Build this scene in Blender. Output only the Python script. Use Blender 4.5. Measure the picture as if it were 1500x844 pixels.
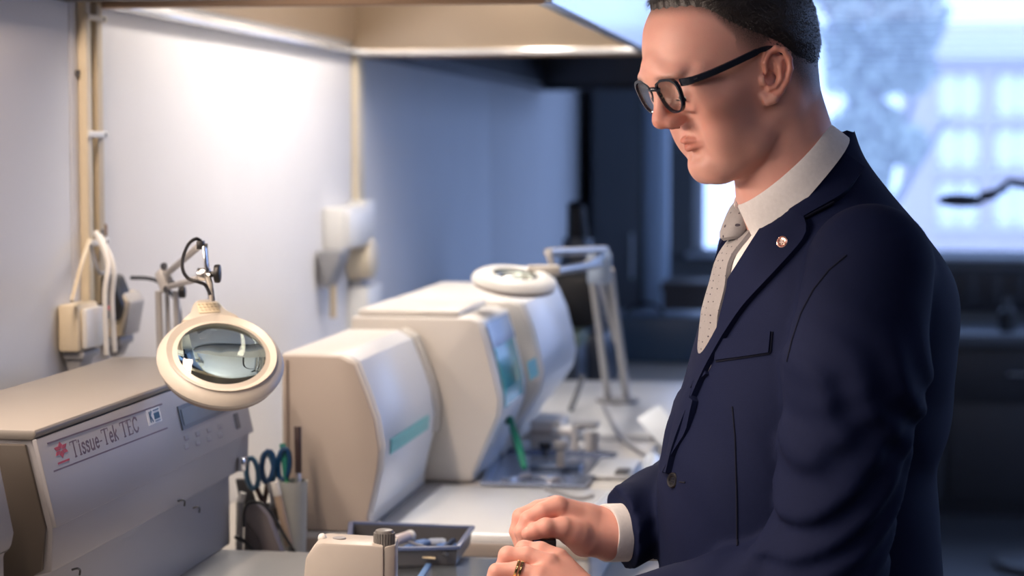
import bpy, bmesh, math, random
import numpy as np
from mathutils import Vector, Matrix
from mathutils.bvhtree import BVHTree

for _o in list(bpy.data.objects):
    bpy.data.objects.remove(_o, do_unlink=True)
S = bpy.context.scene
COL = S.collection
random.seed(7)
rng = np.random.default_rng(7)

# ------------------------------------------------------------------ camera
FPX = 3000.0                       # focal length in pixels of a 1500 px wide frame
YAW = math.atan(480 / FPX)         # camera looks a little towards the left hand wall
PITCH = math.atan(207 / FPX)
CAMZ = 1.58
cam_data = bpy.data.cameras.new('camera')
cam = bpy.data.objects.new('camera', cam_data)
COL.objects.link(cam)
cam.location = (0, 0, CAMZ)
cam.rotation_euler = (math.pi / 2 - PITCH, 0, YAW)
cam_data.sensor_width = 36
cam_data.lens = 36 * FPX / 1500
cam_data.clip_start = 0.05
cam_data.clip_end = 400
cam_data.dof.use_dof = True
cam_data.dof.focus_distance = 2.36
cam_data.dof.aperture_fstop = 4.0
S.camera = cam

# ------------------------------------------------------------------ view + world + lights
S.view_settings.view_transform = 'Standard'
S.view_settings.look = 'None'
S.view_settings.gamma = 1
S.view_settings.use_curve_mapping = False
S.view_settings.exposure = 0.36

world = bpy.data.worlds.new('overcast_sky')
S.world = world
world.use_nodes = True
wn = world.node_tree.nodes
wn['Background'].inputs[0].default_value = (0.42, 0.57, 1.0, 1)
wn['Background'].inputs[1].default_value = 2.75


def lamp(name, kind, loc, rot, energy, color, size=None, size_y=None, portal=False):
    d = bpy.data.lights.new(name, kind)
    d.energy = energy
    d.color = color
    if kind == 'AREA':
        d.shape = 'RECTANGLE'
        d.size = size
        d.size_y = size_y
        if portal:
            d.cycles.is_portal = True
    o = bpy.data.objects.new(name, d)
    o.location = loc
    o.rotation_euler = rot
    COL.objects.link(o)
    return o


# daylight enters by the big window in the end wall
lamp('window_portal', 'AREA', (1.15, 9.45, 1.85), (math.radians(-90), 0, 0), 1, (1, 1, 1), 3.7, 1.5, portal=True)

lamp('side_window_portal', 'AREA', (3.36, 6.35, 1.85), (0, math.radians(90), 0), 1, (1, 1, 1), 1.5, 5.4, portal=True)  # guides sky light through the added side windows

# ------------------------------------------------------------------ projection helpers (image layout -> place)
cy, sy = math.cos(YAW), math.sin(YAW)
cp, sp = math.cos(PITCH), math.sin(PITCH)


def ray(u, v):
    a = (u - 750) / FPX
    b = (422 - v) / FPX
    f = cp + b * sp
    z = -sp + b * cp
    return Vector((a * cy - f * sy, a * sy + f * cy, z))


def at(u, v, D):
    return Vector((0, 0, CAMZ)) + ray(u, v) * D


def onX(u, v, x):
    r = ray(u, v)
    return Vector((0, 0, CAMZ)) + r * (x / r.x)


def onY(u, v, y):
    r = ray(u, v)
    return Vector((0, 0, CAMZ)) + r * (y / r.y)


def onZ(u, v, z):
    r = ray(u, v)
    return Vector((0, 0, CAMZ)) + r * ((z - CAMZ) / r.z)


# ------------------------------------------------------------------ materials
MATS = {}


def mat(name, col, rough=0.5, metal=0.0, var=0.06, scale=25, bump=0.0, bscale=None, **kw):
    if name in MATS:
        return MATS[name]
    m = bpy.data.materials.new(name)
    m.use_nodes = True
    nt = m.node_tree
    b = nt.nodes['Principled BSDF']
    b.inputs['Roughness'].default_value = rough
    b.inputs['Metallic'].default_value = metal
    for k, v in kw.items():
        b.inputs[k].default_value = v
    tc = nt.nodes.new('ShaderNodeTexCoord')
    nz = nt.nodes.new('ShaderNodeTexNoise')
    nz.inputs['Scale'].default_value = scale
    nz.inputs['Detail'].default_value = 4
    nt.links.new(tc.outputs['Object'], nz.inputs['Vector'])
    mx = nt.nodes.new('ShaderNodeMix')
    mx.data_type = 'RGBA'
    c = Vector(col[:3])
    mx.inputs[6].default_value = (*[max(0, x * (1 - var)) for x in c], 1)
    mx.inputs[7].default_value = (*[min(1, x * (1 + var)) for x in c], 1)
    nt.links.new(nz.outputs[0], mx.inputs[0])
    nt.links.new(mx.outputs[2], b.inputs['Base Color'])
    if bump:
        n2 = nt.nodes.new('ShaderNodeTexNoise')
        n2.inputs['Scale'].default_value = bscale or scale * 6
        n2.inputs['Detail'].default_value = 3
        nt.links.new(tc.outputs['Object'], n2.inputs['Vector'])
        bp = nt.nodes.new('ShaderNodeBump')
        bp.inputs['Strength'].default_value = bump
        bp.inputs['Distance'].default_value = 0.002
        nt.links.new(n2.outputs[0], bp.inputs['Height'])
        nt.links.new(bp.outputs[0], b.inputs['Normal'])
    MATS[name] = m
    return m


def emit(name, col, strength):
    m = bpy.data.materials.new(name)
    m.use_nodes = True
    nt = m.node_tree
    nt.nodes.remove(nt.nodes['Principled BSDF'])
    e = nt.nodes.new('ShaderNodeEmission')
    e.inputs[0].default_value = (*col, 1)
    e.inputs[1].default_value = strength
    nt.links.new(e.outputs[0], nt.nodes['Material Output'].inputs[0])
    MATS[name] = m
    return m


def thin_glass(name, tint=(1, 1, 1), haze=0.0, haze_col=(0.9, 0.95, 1), ior=1.45):
    m = bpy.data.materials.new(name)
    m.use_nodes = True
    nt = m.node_tree
    nt.nodes.remove(nt.nodes['Principled BSDF'])
    out = nt.nodes['Material Output']
    tr = nt.nodes.new('ShaderNodeBsdfTransparent')
    tr.inputs[0].default_value = (*tint, 1)
    gl = nt.nodes.new('ShaderNodeBsdfGlossy')
    gl.inputs['Roughness'].default_value = 0.03
    lw = nt.nodes.new('ShaderNodeLayerWeight')
    lw.inputs[0].default_value = 0.5
    pw = nt.nodes.new('ShaderNodeMath')
    pw.operation = 'POWER'
    pw.inputs[1].default_value = 4.0
    nt.links.new(lw.outputs['Facing'], pw.inputs[0])
    fr = nt.nodes.new('ShaderNodeMath')
    fr.operation = 'MULTIPLY_ADD'
    fr.inputs[1].default_value = 0.6
    fr.inputs[2].default_value = 0.04
    nt.links.new(pw.outputs[0], fr.inputs[0])
    mix = nt.nodes.new('ShaderNodeMixShader')
    nt.links.new(fr.outputs[0], mix.inputs[0])
    last = tr
    if haze:
        tl = nt.nodes.new('ShaderNodeBsdfTranslucent')
        tl.inputs[0].default_value = (*haze_col, 1)
        m2 = nt.nodes.new('ShaderNodeMixShader')
        m2.inputs[0].default_value = haze
        nt.links.new(tr.outputs[0], m2.inputs[1])
        nt.links.new(tl.outputs[0], m2.inputs[2])
        last = m2
    nt.links.new(last.outputs[0], mix.inputs[1])
    nt.links.new(gl.outputs[0], mix.inputs[2])
    nt.links.new(mix.outputs[0], out.inputs[0])
    MATS[name] = m
    return m


# ------------------------------------------------------------------ mesh helpers
def V(*a):
    return Vector(a)


def frame_of(d):
    d = d.normalized()
    up = Vector((0, 0, 1)) if abs(d.z) < 0.95 else Vector((1, 0, 0))
    a = d.cross(up).normalized()
    b = d.cross(a).normalized()
    return a, b


def add_box(bm, lo, hi, bev=0.0, seg=2):
    lo, hi = Vector(lo), Vector(hi)
    vs = [bm.verts.new((x, y, z)) for x in (lo.x, hi.x) for y in (lo.y, hi.y) for z in (lo.z, hi.z)]
    q = [(0, 1, 3, 2), (4, 6, 7, 5), (0, 4, 5, 1), (2, 3, 7, 6), (0, 2, 6, 4), (1, 5, 7, 3)]
    fs = [bm.faces.new([vs[i] for i in f]) for f in q]
    if bev:
        es = list({e for f in fs for e in f.edges})
        bmesh.ops.bevel(bm, geom=es, offset=bev, segments=seg, affect='EDGES', profile=0.5)
    return vs


def add_obox(bm, c, ax, ay, az, bev=0.0, seg=2):
    """oriented box: centre and three half-axis vectors"""
    c = Vector(c)
    vs = [bm.verts.new(c + i * ax + j * ay + k * az) for i in (-1, 1) for j in (-1, 1) for k in (-1, 1)]
    q = [(0, 1, 3, 2), (4, 6, 7, 5), (0, 4, 5, 1), (2, 3, 7, 6), (0, 2, 6, 4), (1, 5, 7, 3)]
    fs = [bm.faces.new([vs[i] for i in f]) for f in q]
    if bev:
        es = list({e for f in fs for e in f.edges})
        bmesh.ops.bevel(bm, geom=es, offset=bev, segments=seg, affect='EDGES', profile=0.5)


def add_prism(bm, pts, ext, bev=0.0, seg=2):
    """polygon (3D points) extruded by vector ext"""
    ext = Vector(ext)
    a = [bm.verts.new(p) for p in pts]
    b = [bm.verts.new(Vector(p) + ext) for p in pts]
    n = len(pts)
    fs = [bm.faces.new(a), bm.faces.new(b[::-1])]
    for i in range(n):
        j = (i + 1) % n
        fs.append(bm.faces.new((a[j], a[i], b[i], b[j])))
    bmesh.ops.recalc_face_normals(bm, faces=fs)
    if bev:
        es = [e for e in {e for f in fs for e in f.edges} if len(e.link_faces) == 2 and e.calc_face_angle() > 0.5]
        bmesh.ops.bevel(bm, geom=es, offset=bev, segments=seg, affect='EDGES', profile=0.5)


def add_ring_sweep(bm, rings, close=False, caps=True):
    """rings: list of lists of points with equal count"""
    vr = [[bm.verts.new(p) for p in r] for r in rings]
    n = len(vr[0])
    m = len(vr)
    for i in range(m if close else m - 1):
        A, B = vr[i], vr[(i + 1) % m]
        for j in range(n):
            k = (j + 1) % n
            bm.faces.new((A[j], A[k], B[k], B[j]))
    if caps and not close:
        bm.faces.new(vr[0][::-1])
        bm.faces.new(vr[-1])
    return vr


def add_tube(bm, pts, r, n=10, close=False):
    pts = [Vector(p) for p in pts]
    m = len(pts)
    rs = r if isinstance(r, (list, tuple)) else [r] * m
    rings = []
    a = None
    for i in range(m):
        if close:
            d = pts[(i + 1) % m] - pts[i - 1]
        else:
            d = pts[min(i + 1, m - 1)] - pts[max(i - 1, 0)]
        d.normalize()
        if a is None:
            a, b = frame_of(d)
        else:
            a = (a - d * a.dot(d)).normalized()
            b = d.cross(a).normalized()
        rings.append([pts[i] + (a * math.cos(t) + b * math.sin(t)) * rs[i]
                      for t in [2 * math.pi * k / n for k in range(n)]])
    add_ring_sweep(bm, rings, close)


def add_cyl(bm, a, b, r, r2=None, n=20, bev=0.0):
    a, b = Vector(a), Vector(b)
    r2 = r if r2 is None else r2
    d = (b - a)
    L = d.length
    d.normalize()
    if bev:
        prof = [(0, r - bev), (bev * .3, r - bev * .3), (bev, r), (L - bev, r2), (L - bev * .3, r2 - bev * .3), (L, r2 - bev)]
    else:
        prof = [(0, r), (L, r2)]
    x, y = frame_of(d)
    rings = [[a + d * h + (x * math.cos(t) + y * math.sin(t)) * q for t in [2 * math.pi * k / n for k in range(n)]]
             for h, q in prof]
    add_ring_sweep(bm, rings)


def add_lathe(bm, c, axis, prof, n=32, close=False, ref=None):
    """prof: (radius, height) along axis"""
    c = Vector(c)
    d = Vector(axis).normalized()
    x, y = frame_of(d)
    rings = [[c + d * h + (x * math.cos(t) + y * math.sin(t)) * q for t in [2 * math.pi * k / n for k in range(n)]]
             for q, h in prof]
    add_ring_sweep(bm, rings, close=close)


def add_sphere(bm, c, r, u=16, v=10, scale=None, rot=None):
    M = Matrix.Translation(Vector(c))
    if rot is not None:
        M = M @ rot.to_4x4()
    s = scale or (r, r, r)
    M = M @ Matrix.Diagonal((s[0], s[1], s[2], 1))
    bmesh.ops.create_uvsphere(bm, u_segments=u, v_segments=v, radius=1, matrix=M)


def smooth_pts(ctrl, n=8, close=False):
    """Catmull-Rom through control points"""
    c = [Vector(p) for p in ctrl]
    out = []
    m = len(c)
    rngi = range(m if close else m - 1)
    for i in rngi:
        p0 = c[(i - 1) % m] if (close or i > 0) else c[0]
        p1 = c[i]
        p2 = c[(i + 1) % m]
        p3 = c[(i + 2) % m] if (close or i + 2 < m) else c[-1]
        for k in range(n):
            t = k / n
            out.append(0.5 * ((2 * p1) + (p2 - p0) * t + (2 * p0 - 5 * p1 + 4 * p2 - p3) * t * t
                              + (3 * p1 - p0 - 3 * p2 + p3) * t ** 3))
    if not close:
        out.append(c[-1])
    return out


# ------------------------------------------------------------------ object helpers
def root_of(o):
    while o.parent:
        o = o.parent
    return o


def obj(name, bm, m, parent=None, smooth=True, angle=0.6, label=None):
    """link bm (built in world space) as ONE mesh object, under parent if given"""
    me = bpy.data.meshes.new(name)
    if parent is not None:
        off = root_of(parent).location
        bmesh.ops.translate(bm, verts=bm.verts, vec=-off)
    bmesh.ops.recalc_face_normals(bm, faces=bm.faces)
    if smooth:
        for f in bm.faces:
            f.smooth = True
        for e in bm.edges:
            if len(e.link_faces) == 2 and e.calc_face_angle(0) > angle:
                e.smooth = False
    bm.to_mesh(me)
    bm.free()
    if isinstance(m, (list, tuple)):
        for x in m:
            me.materials.append(x)
    elif m is not None:
        me.materials.append(m)
    o = bpy.data.objects.new(name, me)
    COL.objects.link(o)
    if parent is not None:
        o.parent = parent
    if label:
        o['label'] = label
    return o


def thing(name, label, cat, loc, group=None):
    o = bpy.data.objects.new(name, None)
    o.empty_display_size = 0.05
    COL.objects.link(o)
    o.location = Vector(loc)
    o['label'] = label
    o['category'] = cat
    if group:
        o['group'] = group
    return o


def tag(o, label, cat, group=None):
    o['label'] = label
    o['category'] = cat
    if group:
        o['group'] = group
    return o


def struct(o):
    o['kind'] = 'structure'
    return o


def B():
    return bmesh.new()


def boxobj(name, lo, hi, m, parent=None, bev=0.0, **k):
    bm = B()
    add_box(bm, lo, hi, bev)
    return obj(name, bm, m, parent, **k)


def cylobj(name, a, b, r, m, parent=None, r2=None, n=20, bev=0.0, **k):
    bm = B()
    add_cyl(bm, a, b, r, r2, n, bev)
    return obj(name, bm, m, parent, **k)


def tubeobj(name, pts, r, m, parent=None, n=8, **k):
    bm = B()
    add_tube(bm, pts, r, n)
    return obj(name, bm, m, parent, **k)


def copy_tree(o, parent=None):
    c = o.copy()
    COL.objects.link(c)
    if parent:
        c.parent = parent
    for ch in list(o.children):
        copy_tree(ch, c)
    return c
# ================================================================== SETTING
WX = -1.15          # plane of the left wall
YF = 9.5            # plane of the end wall
XR, YN, ZC = 3.4, -1.6, 2.9

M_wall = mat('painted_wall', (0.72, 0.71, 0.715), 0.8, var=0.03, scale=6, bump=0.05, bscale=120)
M_wall_dim = mat('end_wall_backlit', (0.16, 0.165, 0.17), 0.7, var=0.08, scale=5)  # darkness of the backlit end wall put into its colour
M_ceil = mat('ceiling_paint', (0.62, 0.62, 0.6), 0.8)
M_floor = mat('linoleum', (0.05, 0.05, 0.055), 0.5, var=0.2, scale=8)
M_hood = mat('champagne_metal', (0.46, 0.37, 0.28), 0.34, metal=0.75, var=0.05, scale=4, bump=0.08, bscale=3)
M_hood_dark = mat('unlit_hood_metal', (0.10, 0.10, 0.11), 0.45, metal=0.5, var=0.05, scale=4)  # dark copy of the hood metal, missing lamplight put into the colour
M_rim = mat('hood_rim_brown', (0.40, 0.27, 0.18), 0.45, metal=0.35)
M_hood_front = mat('hood_front_sheen', (0.88, 0.89, 0.90), 0.12, metal=0.5, var=0.02)  # window sheen on the metal front put into a whiter base
M_conduit = mat('cream_plastic', (0.74, 0.64, 0.47), 0.45)
M_conduit2 = mat('old_cream_plastic', (0.56, 0.46, 0.31), 0.5)
M_seam = mat('seam_shadow_gap', (0.28, 0.31, 0.36), 0.8)
M_white = mat('white_plastic', (0.78, 0.77, 0.74), 0.4, var=0.03)
M_black = mat('black_plastic', (0.012, 0.012, 0.014), 0.4)
M_grey = mat('grey_plastic', (0.30, 0.30, 0.31), 0.45)
M_dkgrey = mat('dark_grey_plastic', (0.07, 0.07, 0.075), 0.45)
M_chrome = mat('chrome', (0.75, 0.75, 0.76), 0.18, metal=1.0, var=0.02)
M_steel = mat('brushed_steel', (0.50, 0.52, 0.56), 0.3, metal=0.9, var=0.05)

# left wall as panels with recessed joints
yj = onX(720, 250, WX).y
panels = [(YN, 2.96), (2.964, yj - 0.004), (yj + 0.004, YF)]
wl = struct(boxobj('wall_left', (WX - 0.12, YN, 0), (WX - 0.012, YF, ZC), M_seam, smooth=False))
for a, b in panels:
    boxobj('panel', (WX - 0.012, a, 0), (WX, b, ZC), M_wall, wl, bev=0.002)
struct(boxobj('floor', (WX - 0.12, YN, -0.1), (XR + 0.1, YF + 0.3, 0), M_floor, smooth=False))
struct(boxobj('ceiling', (WX - 0.12, YN, ZC), (XR + 0.1, YF + 0.3, ZC + 0.1), M_ceil, smooth=False))
RY0, RY1 = 3.6, 9.1      # unseen side windows, added for blue daylight on the far wall
bm = B()
add_box(bm, (XR, YN, 0), (XR + 0.1, RY0, ZC))
add_box(bm, (XR, RY1, 0), (XR + 0.1, YF, ZC))
add_box(bm, (XR, RY0, 0), (XR + 0.1, RY1, 1.06))
add_box(bm, (XR, RY0, 2.62), (XR + 0.1, RY1, ZC))
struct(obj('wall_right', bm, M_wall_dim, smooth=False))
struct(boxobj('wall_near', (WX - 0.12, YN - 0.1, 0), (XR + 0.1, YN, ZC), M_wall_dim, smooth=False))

# end wall with the window opening
WX0 = onY(1015, 300, YF).x
WZ0 = onY(1200, 372, YF).z
WX1, WZ1 = 3.0, 2.62
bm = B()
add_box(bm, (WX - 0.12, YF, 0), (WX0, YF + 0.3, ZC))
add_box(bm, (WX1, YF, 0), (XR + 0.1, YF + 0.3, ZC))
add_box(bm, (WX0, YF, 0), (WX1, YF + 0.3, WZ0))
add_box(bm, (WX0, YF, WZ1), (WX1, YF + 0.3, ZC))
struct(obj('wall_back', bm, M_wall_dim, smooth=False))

# window: frame, mullion, panes, sill
M_frame = mat('window_paint', (0.70, 0.75, 0.80), 0.4)
M_pane = thin_glass('window_glass', (0.95, 0.98, 1.0), haze=0.12, haze_col=(0.80, 0.90, 1.0))
win = thing('window_1', 'wide daylight window in the end wall behind the man', 'window', (1.2, YF + 0.12, WZ0))
win['kind'] = 'structure'
del win['category']
bm = B()
t = 0.045
y0, y1 = YF + 0.08, YF + 0.15
add_box(bm, (WX0, y0, WZ0), (WX0 + t, y1, WZ1), 0.004)
add_box(bm, (WX1 - t, y0, WZ0), (WX1, y1, WZ1), 0.004)
add_box(bm, (WX0, y0, WZ0), (WX1, y1, WZ0 + 0.018), 0.004)
add_box(bm, (WX0, y0, WZ1 - t), (WX1, y1, WZ1), 0.004)
obj('window_frame', bm, M_frame, win)
xm = onY(1545, 200, YF).x
boxobj('mullion', (xm, y0, WZ0 + 0.018), (xm + 0.07, y1, WZ1 - t), M_frame, win, bev=0.004)
boxobj('pane', (WX0 + t, YF + 0.112, WZ0 + 0.018), (xm, YF + 0.118, WZ1 - t), M_pane, win)
boxobj('pane', (xm + 0.07, YF + 0.112, WZ0 + 0.018), (WX1 - t, YF + 0.118, WZ1 - t), M_pane, win)
boxobj('sill', (WX0 - 0.03, YF - 0.05, WZ0 - 0.022), (WX1 + 0.03, YF + 0.08, WZ0), M_frame, win, bev=0.006)

w2_ = thing('added_window_2', 'side window added for blue daylight, outside the picture on the right', 'window', (XR, 6, 1.06))
w2_['kind'] = 'structure'
del w2_['category']
bm = B()
n2 = 4
for i in range(n2 + 1):
    yy = RY0 + (RY1 - RY0 - .05) * i / n2
    add_box(bm, (XR + .02, yy, 1.06), (XR + .08, yy + .05, 2.62))
add_box(bm, (XR + .02, RY0, 1.06), (XR + .08, RY1, 1.11))
add_box(bm, (XR + .02, RY0, 2.57), (XR + .08, RY1, 2.62))
obj('window_frame', bm, M_frame, w2_, smooth=False)
for i in range(n2):
    yy = RY0 + (RY1 - RY0 - .05) * i / n2
    boxobj('pane', (XR + .047, yy + .05, 1.11), (XR + .053, yy + (RY1 - RY0 - .05) / n2, 2.57), M_pane, w2_)

# venetian blind, slats open
M_slat = mat('blind_slat', (0.40, 0.46, 0.56), 0.5)
bl = thing('venetian_blind', 'open venetian blind with thin horizontal slats hanging in the window', 'blind', (1.2, YF + 0.04, WZ1 - 0.06))
boxobj('head_rail', (WX0 + 0.05, YF + 0.02, WZ1 - 0.06), (WX1 - 0.05, YF + 0.06, WZ1 - 0.02), M_frame, bl, bev=0.003)
bm = B()
tilt = math.radians(9)
zs = 1.94
add_obox(bm, (1.15, YF + 0.04, zs), V(1.79, 0, 0), V(0, 0.0125 * math.cos(tilt), 0.0125 * math.sin(tilt)), V(0, 0, 0.0005))
s0 = obj('slat', bm, M_slat, bl, smooth=False)
k = 0
z = zs + 0.028
while z < WZ1 - 0.07:
    c = s0.copy()
    COL.objects.link(c)
    c.parent = bl
    c.location.z = z - zs
    z += 0.028
for x in (WX0 + 0.5, 0.9, 2.2):
    tubeobj('ladder_cord', [(x, YF + 0.027, zs), (x, YF + 0.027, WZ1 - 0.05)], 0.0012, M_frame, bl, n=5)

# ------------------------------------------------------------------ outside the window
M_fac = mat('pale_facade', (0.56, 0.44, 0.42), 0.8, var=0.05)
M_fac2 = mat('facade_cornice', (0.74, 0.66, 0.62), 0.8, var=0.03)
M_fwin = mat('facade_window_white', (0.74, 0.68, 0.66), 0.5)
M_fgl = mat('facade_window_glass', (0.75, 0.75, 0.78), 0.05, metal=0.6)
M_ground = mat('asphalt_yard', (0.45, 0.47, 0.50), 0.9, var=0.2, scale=2)
boxobj('ground_outside', (-60, YF + 0.4, -4.2), (60, 90, -4.0), M_ground, smooth=False)['kind'] = 'structure'
YB = 48.0
xl = onY(1330, 150, YB).x
ztop = onY(1450, 52, YB).z
bld = thing('building', 'pale plastered building with white casement windows across the yard, seen through the window', 'building', (xl + 9, YB + 3, -4))
boxobj('wall', (xl, YB, -4), (xl + 22, YB + 6, ztop), M_fac, bld, smooth=False)
zc0 = onY(1450, 88, YB).z
boxobj('cornice', (xl - 0.2, YB - 0.35, zc0), (xl + 22.2, YB, ztop + 0.05), M_fac2, bld, bev=0.03)
boxobj('roof', (xl - 0.1, YB + 0.4, ztop + 0.05), (xl + 22.1, YB + 6, ztop + 0.3), M_fac2, bld, smooth=False)
wx0 = onY(1374, 140, YB).x
wx1 = onY(1436, 140, YB).x
step = onY(1458, 140, YB).x - wx0
zr = [(onY(1400, 168, YB).z, onY(1400, 110, YB).z), (onY(1400, 243, YB).z, onY(1400, 190, YB).z),
      (onY(1400, 330, YB).z, onY(1400, 268, YB).z)]
for i in range(7):
    for (za, zb) in zr:
        x = wx0 + i * step
        bm = B()
        w_ = wx1 - wx0
        f_ = 0.09
        add_box(bm, (x, YB - 0.06, za), (x + f_, YB, zb))
        add_box(bm, (x + w_ - f_, YB - 0.06, za), (x + w_, YB, zb))
        add_box(bm, (x, YB - 0.06, za), (x + w_, YB, za + f_))
        add_box(bm, (x, YB - 0.06, zb - f_), (x + w_, YB, zb))
        add_box(bm, (x + w_ / 2 - 0.05, YB - 0.06, za), (x + w_ / 2 + 0.05, YB, zb))
        wf = obj('window', bm, M_fwin, bld, smooth=False)
        boxobj('pane', (x + f_, YB - 0.02, za + f_), (x + w_ - f_, YB - 0.005, zb - f_), M_fgl, wf, smooth=False)
        boxobj('ledge', (x - 0.1, YB - 0.16, za - 0.1), (x + w_ + 0.1, YB, za), M_fac2, bld, smooth=False)

M_leaf = mat('leaf_green', (0.36, 0.40, 0.33), 0.6, var=0.3, scale=1.5)
M_bark = mat('bark', (0.18, 0.16, 0.15), 0.9)
YT = 22.0
tc = onY(1285, 60, YT)
tree = thing('tree', 'broad leafy tree standing in the yard outside, in front of the pale building', 'tree', (tc.x, YT, -4))
bm = B()
add_tube(bm, smooth_pts([(tc.x, YT, -4), (tc.x + 0.05, YT, -1), (tc.x - 0.05, YT, 1.5), (tc.x, YT, 3.6)], 5), [0.22 - 0.008 * i for i in range(16)], 9)
for i in range(7):
    a = i * 0.9
    e = (tc.x + 0.75 * math.cos(a), YT + 0.7 * math.sin(a), 1.9 + 0.35 * i)
    add_tube(bm, smooth_pts([(tc.x, YT, 0.6 + 0.3 * i), ((tc.x + e[0]) / 2, (YT + e[1]) / 2, 1.3 + 0.32 * i), e], 4), [0.07, .065, .06, .055, .05, .045, .04, .03, .02], 6)
obj('trunk', bm, M_bark, tree)
blobs = [(onY(1290, 45, YT), 0.62), (onY(1262, 100, YT), 0.42), (onY(1330, 30, YT), 0.42), (onY(1265, -30, YT), 0.6), (onY(1325, 95, YT), 0.34),
         (onY(1330, -50, YT), 0.5), (onY(1275, 190, YT), 0.36), (onY(1260, 260, YT), 0.34), (onY(1330, 215, YT), 0.22), (onY(1225, 205, YT), 0.25)]
nv = []
for c, r in blobs:
    n = int(1500 * r)
    d = rng.normal(size=(n, 3))
    d /= np.linalg.norm(d, axis=1)[:, None]
    p = np.array(c)[None] + d * (r * rng.random(n) ** 0.4)[:, None]
    nv.append(p)
P_ = np.concatenate(nv)
n = len(P_)
u = rng.normal(size=(n, 3)); u /= np.linalg.norm(u, axis=1)[:, None]
w = rng.normal(size=(n, 3)); w -= (w * u).sum(1)[:, None] * u; w /= np.linalg.norm(w, axis=1)[:, None]
s = 0.075
verts = np.stack([P_ - u * s, P_ + w * s * .55, P_ + u * s, P_ - w * s * .55], 1).reshape(-1, 3) - np.array(tree.location)
me = bpy.data.meshes.new('foliage')
me.from_pydata(verts.tolist(), [], [(4 * i, 4 * i + 1, 4 * i + 2, 4 * i + 3) for i in range(n)])
me.materials.append(M_leaf)
fo = bpy.data.objects.new('foliage', me)
COL.objects.link(fo)
fo.parent = tree
fo['kind'] = 'stuff'

# ------------------------------------------------------------------ extractor hoods in a row over the bench
HZ = 1.797
HX = -0.43


def hood(ya, yb, label, lit):
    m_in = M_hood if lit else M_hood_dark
    h = thing('extractor_hood', label, 'hood', ((WX + HX) / 2, (ya + yb) / 2, HZ), 'extractor hoods over the bench')
    w0 = WX + 0.002
    T = 0.012
    ztop = 2.35
    # end panels (slanted top towards the wall)
    for y in (ya, yb - T):
        bm = B()
        add_prism(bm, [(w0, y, HZ), (HX - T, y, HZ), (HX - T, y, HZ + 0.16), (HX - 0.28, y, ztop), (w0, y, ztop)], (0, T, 0), 0.002)
        obj('end_panel', bm, m_in, h)
    # front apron + sloping top + back
    bm = B()
    add_prism(bm, [(HX - T, ya, HZ), (HX, ya, HZ), (HX, ya, HZ + 0.165), (HX - 0.275, ya, ztop + 0.01), (HX - 0.287, ya, ztop), (HX - T, ya, HZ + 0.16)], (0, yb - ya, 0))
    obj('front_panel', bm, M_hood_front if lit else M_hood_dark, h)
    bm = B()
    add_box(bm, (w0, ya, ztop), (HX - 0.28, yb, ztop + 0.012))
    add_box(bm, (w0, ya + T, HZ + 0.03), (w0 + 0.01, yb - T, ztop))
    obj('back_and_top', bm, m_in, h)
    # rolled rims
    bm = B()
    add_box(bm, (w0, ya + T, HZ - 0.001), (w0 + 0.022, yb - T, HZ + 0.016), 0.004)
    add_box(bm, (HX - 0.03, ya + T, HZ - 0.001), (HX - T, yb - T, HZ + 0.012), 0.003)
    add_box(bm, (w0, yb - T - 0.02, HZ - 0.001), (HX - T, yb - T, HZ + 0.012), 0.003)
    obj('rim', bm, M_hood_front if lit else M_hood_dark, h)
    boxobj('near_rim', (w0, ya - 0.004, HZ - 0.002), (HX - T, ya + 0.02, HZ + 0.02), M_rim, h, bev=0.004)
    # duct collar
    cylobj('duct', ((w0 + HX) / 2 - 0.1, (ya + yb) / 2, ztop), ((w0 + HX) / 2 - 0.1, (ya + yb) / 2, ZC), 0.1, m_in, h)
    return h


yA = onX(139, 14, WX).y
yB2 = onX(515, 80, WX).y
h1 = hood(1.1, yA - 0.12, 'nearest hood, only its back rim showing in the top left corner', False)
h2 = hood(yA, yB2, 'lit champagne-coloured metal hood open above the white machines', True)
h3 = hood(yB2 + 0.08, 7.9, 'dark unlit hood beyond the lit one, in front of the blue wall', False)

# lamp inside the lit hood: a tube fixture with its own light
fx = thing('hood_light', 'tube light fixture mounted up inside the lit hood', 'lamp', (-0.76, (yA + yB2) / 2, 2.3))
boxobj('housing', (-0.82, yA + 0.25, 2.29), (-0.70, yB2 - 0.3, 2.34), M_white, fx, bev=0.006)
M_tube = emit('tube_light', (1.0, 0.90, 0.76), 5.0)
cylobj('tube', (-0.76, yA + 0.28, 2.265), (-0.76, yB2 - 0.33, 2.265), 0.014, M_tube, fx)
for yy in (yA + 0.28, yB2 - 0.33):
    boxobj('socket', (-0.78, yy - 0.012, 2.25), (-0.74, yy + 0.012, 2.292), M_white, fx, bev=0.002)
L_hood = lamp('hood_area_light', 'AREA', (-0.64, (yA + yB2) / 2, 2.25), (0, 0, 0), 25, (1.0, 0.91, 0.83), 0.30, yB2 - yA - 0.5)

fx = thing('hood_light', 'added tube light up inside the nearest hood, warming the left wall', 'lamp', (-0.95, 1.95, 2.3))  # lamp added to warm the left wall and machine top
boxobj('housing', (-1.01, 1.35, 2.29), (-0.89, 2.55, 2.34), M_white, fx, bev=0.006)
cylobj('tube', (-0.95, 1.38, 2.265), (-0.95, 2.52, 2.265), 0.014, M_tube, fx)
for yy in (1.38, 2.52):
    boxobj('socket', (-0.97, yy - 0.012, 2.25), (-0.93, yy + 0.012, 2.292), M_white, fx, bev=0.002)
lamp('hood_area_light', 'AREA', (-0.95, 1.95, 2.23), (0, 0, 0), 15, (1.0, 0.77, 0.60), 0.12, 1.1)
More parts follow.
